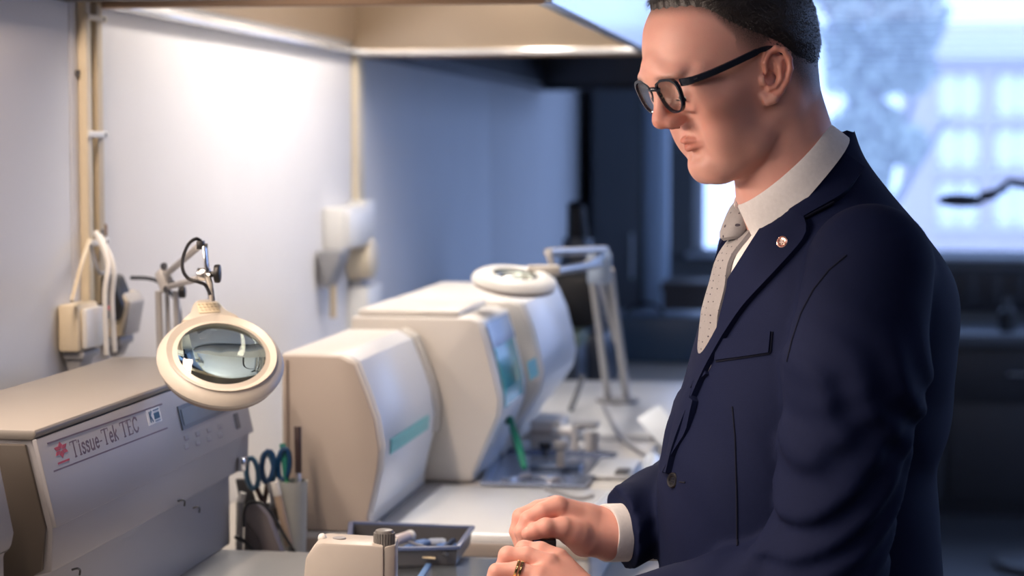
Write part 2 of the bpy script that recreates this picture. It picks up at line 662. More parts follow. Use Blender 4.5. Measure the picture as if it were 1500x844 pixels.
# strip light added to warm the man's face, on the wall left of the picture
sl_ = thing('added_strip_light', 'added strip light that warms the face, on the wall under the nearest hood, outside the picture on the left', 'lamp', (WX, 1.75, 1.68))
boxobj('housing', (WX + .001, 1.2, 1.65), (WX + .04, 2.3, 1.71), M_white, sl_, bev=.005)
boxobj('diffuser', (WX + .0405, 1.22, 1.655), (WX + .055, 2.28, 1.705), M_tube, sl_, bev=.004)
lamp('added_strip_area_light', 'AREA', (WX + .07, 1.75, 1.68), (0, math.radians(-90), 0), 9, (1.0, 0.80, 0.66), 0.05, 1.05)

# two ceiling tube fixtures in the room behind the camera
for (x, y, where) in ((0.35, 0.9, 'directly above'), (0.35, -0.4, 'well behind')):
    cf = thing('ceiling_light', 'twin tube ceiling light ' + where + ' the photographer, outside the picture', 'lamp', (x, y, ZC - 0.02), 'twin tube ceiling lights behind the photographer')
    boxobj('housing', (x - 0.6, y - 0.1, ZC - 0.06), (x + 0.6, y + 0.1, ZC), M_white, cf, bev=0.01)
    for dy in (-0.05, 0.05):
        cylobj('tube', (x - 0.57, y + dy, ZC - 0.085), (x + 0.57, y + dy, ZC - 0.085), 0.014, emit('ceiling_tube', (0.95, 0.93, 1.0), 3.0), cf)
    lamp('ceiling_area_light', 'AREA', (x, y, ZC - 0.11), (0, 0, 0), 2.5, (0.95, 0.86, 1.0), 1.1, 0.15)

# ------------------------------------------------------------------ bench
M_bench = mat('bench_laminate', (0.46, 0.43, 0.39), 0.4)
M_bench_side = mat('bench_cupboards', (0.30, 0.30, 0.31), 0.5)
BX = -0.27
BZ = 0.90
bench = thing('laboratory_bench', 'long laboratory bench along the left wall carrying the machines', 'bench', ((WX + BX) / 2, 5, 0))
boxobj('worktop', (WX + 0.004, 0.6, BZ - 0.035), (BX, 8.45, BZ), M_bench, bench, bev=0.004)
yy = 0.65
while yy < 7.8:
    ub = boxobj('cabinet', (WX + 0.03, yy, 0.0), (BX - 0.06, yy + 0.58, BZ - 0.036), M_bench_side, bench, bev=0.004)
    boxobj('door', (BX - 0.06, yy + 0.01, 0.1), (BX - 0.042, yy + 0.57, BZ - 0.06), M_white, ub, bev=0.003)
    yy += 0.6

# ------------------------------------------------------------------ trunking, sockets, cables on the left wall
def conduit(name, label, u, v0, v1, w, d, m, group=None):
    p = onX(u, v0, WX)
    q = onX(u, v1, WX)
    bm = B()
    add_box(bm, (WX + 0.001, p.y - w / 2, min(p.z, q.z)), (WX + d, p.y + w / 2, max(p.z, q.z)), 0.002)
    o = obj(name, bm, m)
    return tag(o, label, 'conduit', group)


c1 = thing('cable_trunking', 'slim cream cable trunking clipped to the wall left of the brown conduit', 'conduit', onX(113, 100, WX))
p = onX(114, -60, WX); q = onX(114, 446, WX)
boxobj('channel', (WX + 0.001, p.y - 0.010, q.z), (WX + 0.016, p.y + 0.010, p.z), M_conduit, c1, bev=0.003)
c2 = thing('cable_conduit', 'darker beige square conduit running down beside the cream trunking', 'conduit', onX(130, 100, WX))
p2 = onX(131, -60, WX); q2 = onX(131, 446, WX)
boxobj('channel', (WX + 0.001, p2.y - 0.012, q2.z), (WX + 0.015, p2.y + 0.012, p2.z), M_conduit2, c2, bev=0.002)
for v in (26, 197, 356):
    zz = onX(120, v, WX).z
    boxobj('clip', (WX + 0.0165, p.y - 0.016, zz - 0.005), (WX + 0.021, p2.y + 0.018, zz + 0.005), M_white if v != 26 else M_conduit, c1, bev=0.002)
    cylobj('screw', (WX + 0.018, p2.y + 0.004, zz), (WX + 0.022, p2.y + 0.004, zz), 0.003, M_dkgrey, c1, n=8)
cz = onX(134, 340, WX)
boxobj('clamp', (WX + 0.002, p2.y + 0.013, cz.z - 0.008), (WX + 0.016, p2.y + 0.022, cz.z + 0.012), mat('brown_clamp', (0.28, 0.17, 0.09), 0.5), c2, bev=0.003)
boxobj('hole', (WX + 0.012, p2.y - 0.004, cz.z - 0.006), (WX + 0.0155, p2.y + 0.004, cz.z + 0.004), M_black, c2)
boxobj('fixing', (WX + 0.001, p.y - 0.02, onX(105, 106, WX).z - 0.004), (WX + 0.006, p.y - 0.013, onX(105, 106, WX).z + 0.004), M_dkgrey, c1)

# first socket box
sa = onX(150, 441, WX + 0.04); sb = onX(150, 509, WX + 0.04)
ys1 = sa.y
s1 = thing('wall_socket', 'cream surface socket box at the foot of the trunking, with a grey plug below', 'socket', (WX, ys1 - 0.05, sb.z))
boxobj('box', (WX + 0.001, ys1 - 0.085, sb.z), (WX + 0.034, ys1, sa.z), M_conduit, s1, bev=0.005)
boxobj('cover', (WX + 0.0345, ys1 - 0.076, sb.z + 0.004), (WX + 0.044, ys1 - 0.004, sa.z - 0.006), M_white, s1, bev=0.004)
g1 = thing('mains_plug', 'dull grey mains plug hanging under the first cream socket box', 'plug', (WX + 0.02, ys1 - 0.05, sb.z - 0.03))
bm = B()
z0 = sb.z
add_box(bm, (WX + 0.004, ys1 - 0.075, z0 - 0.012), (WX + 0.038, ys1 - 0.006, z0 - 0.0005), 0.003)
add_prism(bm, [(WX + 0.006, ys1 - 0.07, z0 - 0.012), (WX + 0.034, ys1 - 0.07, z0 - 0.012), (WX + 0.022, ys1 - 0.07, z0 - 0.04), (WX + 0.012, ys1 - 0.07, z0 - 0.04)], (0, 0.05, 0), 0.003)
obj('plug_body', bm, M_grey, g1)
boxobj('cable_grip', (WX + 0.012, ys1 - 0.03, z0 - 0.05), (WX + 0.026, ys1 - 0.012, z0 - 0.012), M_black, g1, bev=0.004)

# black adapter and second socket
pb = onX(186, 436, WX + 0.045)
ad = thing('power_adapter', 'black power adapter plugged in on the wall behind white cables', 'adapter', (WX, pb.y, pb.z - 0.03))
bm = B()
h_ = 0.036
add_prism(bm, [(WX + 0.002, pb.y - 0.03, pb.z + h_), (WX + 0.03, pb.y - 0.03, pb.z + h_), (WX + 0.048, pb.y - 0.03, pb.z - 0.01), (WX + 0.04, pb.y - 0.03, pb.z - h_), (WX + 0.002, pb.y - 0.03, pb.z - h_ * .7)], (0, 0.06, 0), 0.006)
obj('adapter_body', bm, M_black, ad)
tubeobj('lead', smooth_pts([(WX + 0.045, pb.y + 0.02, pb.z + 0.03), (WX + 0.075, pb.y + 0.06, pb.z + 0.022), (WX + 0.095, pb.y + 0.10, pb.z - 0.02), (WX + 0.09, pb.y + 0.12, pb.z - 0.09), (WX + 0.08, pb.y + 0.12, pb.z - 0.16)], 6), 0.003, M_black, ad)
sc = onX(212, 455, WX + 0.05)
s2 = thing('wall_socket', 'yellowed socket box right of the black adapter, tilted lid in front', 'socket', (WX, sc.y, sc.z - 0.03))
bm = B()
add_prism(bm, [(WX + 0.001, sc.y - 0.085, sc.z + 0.03), (WX + 0.04, sc.y - 0.085, sc.z + 0.034), (WX + 0.05, sc.y - 0.085, sc.z + 0.02), (WX + 0.04, sc.y - 0.085, sc.z - 0.036), (WX + 0.001, sc.y - 0.085, sc.z - 0.036)], (0, 0.08, 0), 0.005)
obj('box', bm, M_conduit2, s2)
bm = B()
add_prism(bm, [(WX + 0.0415, sc.y - 0.075, sc.z + 0.034), (WX + 0.053, sc.y - 0.075, sc.z + 0.018), (WX + 0.043, sc.y - 0.075, sc.z - 0.034), (WX + 0.041, sc.y - 0.075, sc.z - 0.034)], (0, 0.068, 0), 0.002)
obj('cover', bm, mat('greyed_plastic', (.46, .44, .42), .45), s2)
g2 = thing('mains_plug', 'lighter grey plug hanging under the yellowed socket box', 'plug', (WX + 0.02, sc.y - 0.04, sc.z - 0.06))
bm = B()
add_box(bm, (WX + 0.004, sc.y - 0.075, sc.z - 0.05), (WX + 0.036, sc.y - 0.012, sc.z - 0.0365), 0.003)
add_prism(bm, [(WX + 0.008, sc.y - 0.06, sc.z - 0.05), (WX + 0.034, sc.y - 0.06, sc.z - 0.05), (WX + 0.024, sc.y - 0.06, sc.z - 0.07), (WX + 0.012, sc.y - 0.06, sc.z - 0.07)], (0, 0.035, 0), 0.003)
obj('plug_body', bm, M_grey, g2)

# loose white cables between trunking and sockets
cab = [([(131, 352), (120, 385), (112, 415), (105, 441)], 0.0035, 'thin cream cable curving from the trunking clip down into the first socket box'),
       ([(140, 340), (158, 385), (154, 430), (156, 520)], 0.0042, 'white cable with a red mark hanging in front of the black adapter'),
       ([(146, 345), (166, 390), (164, 440), (168, 515)], 0.0042, 'white cable hanging just right of the red-marked one'),
       ([(133, 358), (143, 395), (150, 400), (160, 395)], 0.003, 'grey cable looping from the conduit into the black adapter')]
for i, (pp, r, lb) in enumerate(cab):
    pts = [onX(u, v, WX + 0.026 + 0.03 * min(1, k) * (1 if 0 < i < 3 else 0.3)) for k, (u, v) in enumerate(pp)]
    o = tubeobj('wall_cable', smooth_pts(pts, 8), r, M_white if i in (1, 2) else (M_conduit if i == 0 else M_grey))
    tag(o, lb, 'cable', 'loose cables by the sockets')
    if i == 1:
        b_ = onX(156, 451, WX + 0.056)
        mk = cylobj('red_mark', b_ + V(0, 0, 0.003), b_ - V(0, 0, 0.003), 0.0052, mat('red_tape', (0.6, 0.03, 0.03), 0.5), None)
        mk.parent = o

# far trunking and far socket cluster
pf = onX(519, 100, WX); qf = onX(519, 300, WX)
c3 = boxobj('cable_trunking', (WX + 0.001, pf.y - 0.035, qf.z), (WX + 0.016, pf.y + 0.035, pf.z + 0.16), M_conduit, bev=0.003)
tag(c3, 'far yellowish cable trunking where white wall turns blue', 'conduit')
f0 = onX(513, 335, WX + 0.04)
s3 = thing('wall_socket', 'blurred white double socket box under the far trunking', 'socket', (WX, f0.y, f0.z - 0.05))
boxobj('box', (WX + 0.001, f0.y - 0.10, f0.z - 0.045), (WX + 0.05, f0.y + 0.13, f0.z + 0.05), M_white, s3, bev=0.006)
boxobj('cover', (WX + 0.0505, f0.y - 0.09, f0.z - 0.038), (WX + 0.06, f0.y + 0.12, f0.z + 0.042), M_white, s3, bev=0.004)
boxobj('switch_block', (WX + 0.001, f0.y + 0.135, f0.z - 0.03), (WX + 0.045, f0.y + 0.24, f0.z + 0.06), M_white, s3, bev=0.005)
f1 = onX(505, 380, WX + 0.05)
g3 = thing('mains_plug', 'grey wedge-shaped plug under the far white socket box', 'plug', (WX + 0.03, f1.y, f1.z - 0.05))
bm = B()
add_prism(bm, [(WX + 0.004, f1.y - 0.08, f1.z + 0.022), (WX + 0.06, f1.y - 0.08, f1.z + 0.022), (WX + 0.05, f1.y - 0.08, f1.z - 0.01), (WX + 0.03, f1.y - 0.08, f1.z - 0.06), (WX + 0.02, f1.y - 0.08, f1.z - 0.06)], (0, 0.10, 0), 0.004)
obj('plug_body', bm, M_grey, g3)
bm = B()
add_tube(bm, [(WX + 0.03, f1.y - 0.03, f1.z - 0.055), (WX + 0.03, f1.y - 0.03, f1.z - 0.13)], 0.008, 8)
obj('cable', bm, M_conduit2, g3)
f2 = onX(542, 378, WX + 0.05)
g4 = thing('plug_adapter', 'round beige plug adapter beside the grey wedge plug on the far wall', 'plug', (WX + 0.03, f2.y, f2.z - 0.05))
bm = B()
add_cyl(bm, (WX + 0.002, f2.y, f2.z), (WX + 0.06, f2.y, f2.z), 0.055, 0.048, 24, 0.006)
obj('adapter_body', bm, M_conduit, g4)
boxobj('rim', (WX + 0.002, f2.y - 0.02, f2.z - 0.08), (WX + 0.035, f2.y + 0.05, f2.z - 0.05), M_grey, g4, bev=0.004)
f3 = onX(537, 430, WX + 0.03)
bx = boxobj('trunking_box', (WX + 0.001, f3.y - 0.07, BZ + 0.002), (WX + 0.05, f3.y + 0.08, f3.z + 0.02), M_white, bev=0.005)
tag(bx, 'white vertical trunking box running down behind the white machines', 'conduit')

# ------------------------------------------------------------------ dark furniture at the far end
M_cab = mat('dark_cabinet', (0.03, 0.03, 0.035), 0.5)
M_cab2 = mat('mid_cabinet', (0.09, 0.10, 0.115), 0.5)
M_bluepipe = mat('pale_blue_paint', (0.35, 0.44, 0.55), 0.35)
xa = onY(866, 250, 9.0).x; xb = onY(940, 250, 9.0).x
tc_ = thing('tall_cabinet', 'tall dark grey cabinet standing in the far corner against the end wall', 'cabinet', ((xa + xb) / 2, 9.2, 0))
boxobj('carcass', (xa, 9.02, 0), (xb, 9.48, 2.05), M_cab2, tc_, bev=0.006)
boxobj('door', (xa + 0.01, 9.0, 0.08), (xb - 0.01, 9.02, 2.03), M_cab2, tc_, bev=0.003)
tubeobj('handle', [(xb - 0.04, 8.985, 1.0), (xb - 0.04, 8.985, 1.2)], 0.006, M_steel, tc_)
xc = onY(962, 250, 9.05).x
pp_ = cylobj('riser_pipe', (xc, 9.05, 0), (xc, 9.05, ZC), 0.058, M_bluepipe, n=24)
tag(pp_, 'pale blue vertical riser pipe between the dark cabinet and the window', 'pipe')

# low dark sideboard and boxes under the window
zb_ = onY(1450, 486, 9.0).z
sb_ = thing('sideboard', 'long low dark sideboard standing under the window', 'cabinet', (1.2, 9.1, 0))
x0_ = onY(985, 400, 9.0).x
boxobj('top', (x0_, 8.86, zb_ - 0.05), (2.9, 9.42, zb_), M_cab2, sb_, bev=0.005)
boxobj('carcass', (x0_ + 0.02, 8.9, 0.0), (2.88, 9.4, zb_ - 0.05), M_cab, sb_, bev=0.004)
for i in range(6):
    xx = x0_ + 0.04 + i * 0.58
    boxobj('door', (xx, 8.882, 0.06), (xx + 0.56, 8.9, zb_ - 0.3), M_cab, sb_, bev=0.003)
    dw = boxobj('drawer', (xx, 8.882, zb_ - 0.285), (xx + 0.56, 8.9, zb_ - 0.07), M_cab, sb_, bev=0.003)
    tubeobj('knob', [(xx + 0.24, 8.872, zb_ - 0.17), (xx + 0.32, 8.872, zb_ - 0.17)], 0.006, M_steel, dw)
rad = thing('radiator', 'dark grey panel radiator on the wall right under the window sill', 'radiator', (1.3, 9.44, zb_ + 0.05))
boxobj('panel', (WX0 + 0.55, 9.43, zb_ + 0.06), (2.9, 9.48, WZ0 - 0.06), M_cab, rad, bev=0.01)
for i in range(26):
    xx = WX0 + 0.6 + i * 0.105
    boxobj('rib', (xx, 9.42, zb_ + 0.08), (xx + 0.05, 9.432, WZ0 - 0.08), M_cab, rad, bev=0.004)
b0 = onY(1475, 480, 9.05)
bt = thing('bottle', 'small dark bottle standing alone on the sideboard under the window', 'bottle', (b0.x, 9.05, zb_))
bm = B()
add_lathe(bm, (b0.x, 9.05, zb_), (0, 0, 1), [(0.03, 0), (0.036, 0.008), (0.036, 0.085), (0.015, 0.105), (0.014, 0.115)], 20)
obj('body', bm, M_black, bt)
cylobj('cap', (b0.x, 9.05, zb_ + 0.115), (b0.x, 9.05, zb_ + 0.14), 0.017, M_dkgrey, bt)
ra_ = onY(972, 395, 8.6).x; rb_ = onY(1032, 395, 8.6).x
zr_ = onY(1000, 382, 8.6).z
shf = thing('shelf_stack', 'dark brown stacked storage boxes beside the window, left of the man', 'boxes', ((ra_ + rb_) / 2, 8.7, 0))
M_dkbrown = mat('dark_brown_board', (0.06, 0.045, 0.04), 0.6)
zz = 0.0
while zz < zr_ - 0.1:
    o = boxobj('box', (ra_, 8.55, zz), (rb_ + 0.02, 8.84, min(zz + 0.2, zr_)), M_dkbrown, shf, bev=0.006)
    boxobj('lid', (ra_ - 0.006, 8.545, min(zz + 0.2, zr_) - 0.04), (rb_ + 0.026, 8.845, min(zz + 0.2, zr_) + 0.001), M_dkbrown, o, bev=0.004)
    zz += 0.203

# third magnifier lamp far away against the window
# ================================================================== MACHINES ON THE BENCH
M_case = mat('machine_case_grey', (0.31, 0.305, 0.325), 0.42, var=0.03, scale=8, bump=0.05, bscale=700)
M_top = mat('machine_case_top_lit', (0.26, 0.24, 0.22), 0.45, var=0.03, scale=8, bump=0.05, bscale=700)  # separate copy of the case colour, lamplit tone of the top put in
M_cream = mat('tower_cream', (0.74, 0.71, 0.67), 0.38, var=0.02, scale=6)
M_side = mat('cream_shaded', (0.49, 0.425, 0.375), 0.45, var=0.03, scale=6)  # same cream plastic, shade of the side put into the colour
M_front = mat('cream_daylit', (0.74, 0.76, 0.80), 0.3, var=0.02, scale=6)  # same cream plastic, bluish daylight on the front put into the colour
M_teal = mat('teal_label', (0.17, 0.56, 0.56), 0.35, var=0.12, scale=60)
M_tealwin = mat('teal_window', (0.12, 0.50, 0.58), 0.1, var=0.25, scale=25)
M_paleblue = mat('pale_blue_panel', (0.30, 0.42, 0.62), 0.25, var=0.04)
M_ink = mat('ink_purple', (0.14, 0.10, 0.14), 0.6)
M_red = mat('ink_red', (0.42, 0.05, 0.09), 0.6)
M_sticker = mat('white_sticker', (0.78, 0.80, 0.82), 0.4)
M_inkblue = mat('ink_blue', (0.03, 0.10, 0.22), 0.5)
M_lcd = mat('lcd_glass', (0.06, 0.09, 0.11), 0.3, var=0.1, scale=80)
M_bezel = mat('display_bezel', (0.03, 0.045, 0.065), 0.35)
M_plate = mat('cold_plate', (0.36, 0.40, 0.44), 0.22, metal=0.8, var=0.06)

# ------------------------------------------------------------------ embedding machine with the lettering
YL = onX(53, 630, -0.86).y
YR_ = onX(350, 523, -0.86).y
ZT = onX(53, 630, -0.86).z
t1 = thing('embedding_machine', 'beige embedding machine with sloped lettered control panel, in the left foreground', 'machine', (-0.9, (YL + YR_) / 2, BZ))
Lz = YR_ - YL
XB = -1.045
Zp0, Zp1 = ZT - 0.004, 1.166     # panel top / bottom
Xp0, Xp1 = -0.860, -0.838
# carcass end profile (x, z): top, back, foot, recess, lip
body = [(XB, ZT - 0.003), (Xp0 - 0.006, ZT - 0.003), (Xp1 - 0.006, Zp1), (-0.846, 1.115), (-0.874, 1.108), (-0.874, 1.0), (XB, 1.0)]
bm = B()
add_prism(bm, [(x, YL + 0.004, z) for x, z in body], (0, Lz - 0.008, 0), 0.004)
obj('carcass', bm, M_case, t1)
bm = B()
add_prism(bm, [(XB - 0.003, YL, ZT - 0.012), (XB - 0.003, YL, ZT), (Xp0 - 0.002, YL, ZT), (Xp0, YL, ZT - 0.006), (Xp0 - 0.004, YL, ZT - 0.012)], (0, Lz, 0), 0.003)
obj('lid', bm, M_top, t1)
# control panel: a slab on the slope
n_ = V(Zp0 - Zp1, 0, Xp1 - Xp0).normalized()
n_ = V(n_.x, 0, n_.z)
bm = B()
pA = V(Xp0, YL, Zp0 - 0.006); pB = V(Xp1, YL, Zp1)
add_prism(bm, [pA, pB, pB - n_ * 0.006, pA - n_ * 0.006], (0, Lz, 0), 0.002)
obj('control_panel', bm, M_case, t1)
bm = B()
q = 0.012
add_prism(bm, [(-0.95, YL - 0.003, ZT - 0.016), (Xp0 - 0.012, YL - 0.003, ZT - 0.016), (Xp1 - 0.012, YL - 0.003, Zp1), (-0.855, YL - 0.003, 1.118), (-0.884, YL - 0.003, 1.1), (-0.884, YL - 0.003, 1.004), (-0.95, YL - 0.003, 1.004)], (0, 0.006, 0), 0.002)
obj('end_plate', bm, mat('brown_end_plate', (0.075, 0.062, 0.052), 0.5), t1)
# worktop base
bm = B()
add_box(bm, (-1.04, YL - 0.02, BZ + 0.001), (-0.40, YR_ - 0.035, 1.0), 0.008)
obj('base', bm, mat('base_grey', (0.50, 0.50, 0.49), 0.4), t1)
bm = B()
add_box(bm, (-0.60, YL + 0.05, 1.0), (-0.42, YR_ - 0.06, 1.003), 0.001)
obj('cold_plate', bm, M_plate, t1)
# screws and hooks on the lip
UP = (pA - pB).normalized()


def on_panel(u, v):
    """place on the sloped panel plane for an image point"""
    r = ray(u, v)
    o = V(0, 0, CAMZ)
    t = (pA - o).dot(n_) / r.dot(n_)
    return o + r * t


def panel_quad(bm, c, wy, wz, th):
    add_obox(bm, c + n_ * (th / 2), V(0, wy / 2, 0), UP * (wz / 2), n_ * (th / 2))


# lettering: serif strokes
GL = {
 'T': (.92, [('h', 0, .92, 1.0), ('v', .46, 0, 1), ('s', .46, 0), ('e', 0, 1, -.18), ('e', .92, 1, -.18)]),
 'i': (.36, [('v', .18, 0, .66), ('s', .18, 0), ('d', .18, .88)]),
 's': (.5, [('p', [(.44, .55), (.32, .66), (.14, .64), (.08, .5), (.2, .38), (.36, .3), (.42, .14), (.3, .01), (.12, .02), (.05, .14)])]),
 'u': (.66, [('v', .12, .12, .66), ('p', [(.12, .14), (.2, .02), (.36, .02), (.5, .14)]), ('v', .52, 0, .66)]),
 'e': (.56, [('p', [(.08, .36), (.48, .36), (.42, .58), (.28, .66), (.12, .56), (.07, .34), (.13, .1), (.28, .01), (.46, .1)])]),
 '-': (.4, [('h', .05, .33, .34)]),
 'k': (.66, [('v', .12, 0, 1), ('s', .12, 0), ('p', [(.14, .28), (.48, .66)]), ('p', [(.26, .4), (.54, .02)])]),
 'E': (.78, [('v', .16, 0, 1), ('h', .02, .7, 1), ('h', .16, .52, .52), ('h', .02, .72, 0), ('e', .70, 1, -.18), ('e', .72, 0, .2)]),
 'C': (.84, [('p', [(.76, .78), (.6, .98), (.38, 1.0), (.16, .8), (.1, .5), (.16, .2), (.38, .0), (.6, .03), (.78, .24)]), ('e', .76, .96, -.2)]),
 ' ': (.34, []),
}


def letters(bm, text, o, ey, ez, H, sq=1.0, th=0.0006):
    """o: baseline start; ey, ez: unit directions along and up; H: cap height"""
    x = 0.0

    def P(a, b):
        return o + ey * ((x + a) * H * sq) + ez * (b * H)

    def bar(p, q, w):
        d = (q - p).normalized()
        s = n_.cross(d).normalized()
        add_obox(bm, (p + q) / 2 + n_ * th / 2, d * ((q - p).length / 2 + w * .3), s * (w / 2), n_ * th / 2)
    thick, thin = .19 * H, .075 * H
    for ch in text:
        w, st = GL[ch]
        for s in st:
            if s[0] == 'h':
                bar(P(s[1], s[3]), P(s[2], s[3]), thin)
            elif s[0] == 'v':
                bar(P(s[1], s[2]), P(s[1], s[3]), thick)
            elif s[0] == 's':
                bar(P(s[1] - .14, s[2]), P(s[1] + .14, s[2]), thin)
            elif s[0] == 'e':
                bar(P(s[1], s[2]), P(s[1], s[2] + s[3]), thin)
            elif s[0] == 'd':
                bar(P(s[1] - .03, s[2]), P(s[1] + .03, s[2]), thick)
            elif s[0] == 'p':
                for a, b in zip(s[1][:-1], s[1][1:]):
                    bar(P(*a), P(*b), thick * .8)
        x += w + .06
    return x * H * sq


EY = V(0, 1, 0)
a_ = on_panel(106, 671)
b_ = on_panel(206, 638)
H_ = (on_panel(112, 648) - on_panel(112, 669)).length
tmp = B()
Ltxt = letters(tmp, 'Tissue-Tek TEC', V(0, 0, 0), EY, UP, H_)
tmp.free()
bm = B()
letters(bm, 'Tissue-Tek TEC', a_, EY, UP, H_, (b_ - a_).y / Ltxt)
obj('lettering', bm, M_ink, t1, smooth=False, label='dark purple serif lettering')
for (u0, v0, u1, v1) in ((69, 650, 237, 592), (78, 691, 245, 627)):
    bm = B()
    c0, c1_ = on_panel(u0, v0), on_panel(u1, v1)
    add_obox(bm, (c0 + c1_) / 2 + n_ * .0003, (c1_ - c0) / 2, UP * .0009, n_ * .0003)
    obj('rule_line', bm, M_ink, t1, smooth=False)
# red flower emblem
fc = on_panel(89, 659)
bm = B()
for k in range(6):
    a = math.pi / 2 + k * math.pi / 3
    d = EY * (2.3 * math.cos(a)) + UP * math.sin(a)
    s = EY * (-2.3 * math.sin(a)) + UP * math.cos(a)
    add_prism(bm, [fc + d * .001, fc + d * .005 + s * .0026, fc + d * .0092, fc + d * .005 - s * .0026], n_ * .0006)
bar_c = fc - UP * .0135
add_obox(bm, bar_c + n_ * .0003, EY * .017, UP * .0011, n_ * .0003)
obj('flower_emblem', bm, M_red, t1, smooth=False, label='small red flower emblem')
# inventory sticker
sc_ = on_panel(225, 609)
bm = B(); panel_quad(bm, sc_, 0.050, 0.020, 0.0006)
stk = obj('inventory_sticker', bm, M_sticker, t1, smooth=False, label='white sticker with blue K and barcode')
bm = B()
kx = sc_ - EY * .016
for p, q in (((0, -.007), (0, .007)), ((0, 0), (.008, .007)), ((.002, .001), (.009, -.007))):
    P0 = kx + EY * p[0] + UP * p[1]; Q0 = kx + EY * q[0] + UP * q[1]
    d = (Q0 - P0).normalized()
    add_obox(bm, (P0 + Q0) / 2 + n_ * .001, d * (Q0 - P0).length / 2, n_.cross(d) * .0012, n_ * .0003)
for k in range(11):
    panel_quad(bm, sc_ + EY * (.000 + .0019 * k) - UP * .001 + n_ * .0006, (.0008, .0012)[k % 2], .008, .0005)
panel_quad(bm, sc_ + EY * .010 + UP * .0065 + n_ * .0006, .020, .0015, .0005)
panel_quad(bm, sc_ + EY * .010 - UP * .0075 + n_ * .0006, .020, .001, .0005)
obj('sticker_print', bm, M_inkblue, stk, smooth=False)
# display
dA, dB = on_panel(252, 612), on_panel(345, 592)
dc = on_panel(300, 598)
bm = B(); panel_quad(bm, dc, .22, .032, .002)
dsp = obj('display', bm, M_bezel, t1, smooth=False)
bm = B(); panel_quad(bm, dc + n_ * .002, .205, .021, .0008)
obj('screen', bm, M_lcd, dsp, smooth=False)
# keys: two rows of four, and one dark key
for r_ in range(2):
    for k in range(4):
        u = 272 + k * 16.5
        v = 641 - k * 5.6 + r_ * 13
        c = on_panel(u, v)
        bm = B(); panel_quad(bm, c, .016, .0055, .0016)
        ky = obj('key', bm, mat('key_grey', (0.25, 0.25, 0.27), 0.4), t1, smooth=False)
        bm = B(); panel_quad(bm, c - UP * .0032 + n_ * .0006, .015, .0012, .0006)
        panel_quad(bm, c + UP * .0042 + n_ * .0002, .010, .0011, .0005)
        obj('key_print', bm, M_ink, ky, smooth=False)
c = on_panel(346, 617)
bm = B(); panel_quad(bm, c, .018, .022, .002)
obj('power_key', bm, M_bezel, t1, smooth=False)
# chrome latch and little hooks on the lip under the panel
c = onX(352, 680, -0.842)
boxobj('latch', c - V(.003, .008, .010), c + V(.008, .008, .010), M_chrome, t1, bev=.003)
for (u, v) in ((262, 737), (284, 747), (107, 838)):
    c = onX(u, v, -0.845)
    tubeobj('hook', smooth_pts([c + V(0, -.004, .003), c + V(.005, 0, .004), c + V(.006, .006, .001), c + V(.005, .007, -.005)], 5), .0013, M_dkgrey, t1)

# neighbouring machine whose corner fills the left edge
Yn = YL - 0.05
cN = onY(23, 780, Yn)
t0 = thing('paraffin_cabinet', 'light grey machine corner cut off by the left edge of the picture', 'machine', (-0.9, Yn - 0.25, BZ))
cT = onY(-6, 640, Yn)
bm = B()
bm_pts = [(cT.x, cT.z), (cN.x, cN.z), (cN.x - 0.004, cN.z - 0.018), (cN.x - 0.012, cN.z - .02), (cN.x - 0.012, BZ + .001), (-1.1, BZ + .001), (-1.1, cT.z)]
add_prism(bm, [(x, Yn - 0.5, z) for x, z in bm_pts], (0, 0.5, 0), 0.006)
obj('housing', bm, M_case, t0)
bm = B(); add_box(bm, (-1.08, Yn - 0.48, cT.z), (cT.x - .02, Yn - 0.02, cT.z + .012), .005)
obj('lid', bm, M_top, t0)

# ------------------------------------------------------------------ white towers
Y2a, Y2b = 3.0, 3.45


def tower(name, label, px, Ya, Yb, group=None, zbot=1.0):
    """px: side profile of the near end in the picture, front edge from top to bottom"""
    pf = [onY(u, v, Ya) for u, v in px]
    xb = onY(410, 521, 3.0).x
    zt = pf[0].z
    th = thing(name, label, 'machine', (-0.76, (Ya + Yb) / 2, zbot), group)
    poly = [V(xb, Ya, zt)] + pf + [V(pf[-1].x, Ya, zbot + .001), V(xb, Ya, zbot + .001)]
    return th, pf, poly, xb, zt


t2, pf2, poly2, xb2, zt2 = tower('embedding_console', 'nearest white tower with teal label strip on its bulging front', [(500, 519), (522, 531), (541, 580), (552, 612), (559, 655), (556, 690), (541, 755)], Y2a, Y2b, 'white tower modules')
bm = B(); add_prism(bm, [p + V(0, 0.004, 0) for p in poly2], (0, Y2b - Y2a - 0.03, 0), 0.006)
obj('housing', bm, M_cream, t2)
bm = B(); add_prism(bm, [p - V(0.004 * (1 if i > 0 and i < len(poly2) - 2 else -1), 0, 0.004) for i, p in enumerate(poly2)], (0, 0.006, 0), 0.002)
obj('side_panel', bm, M_side, t2)
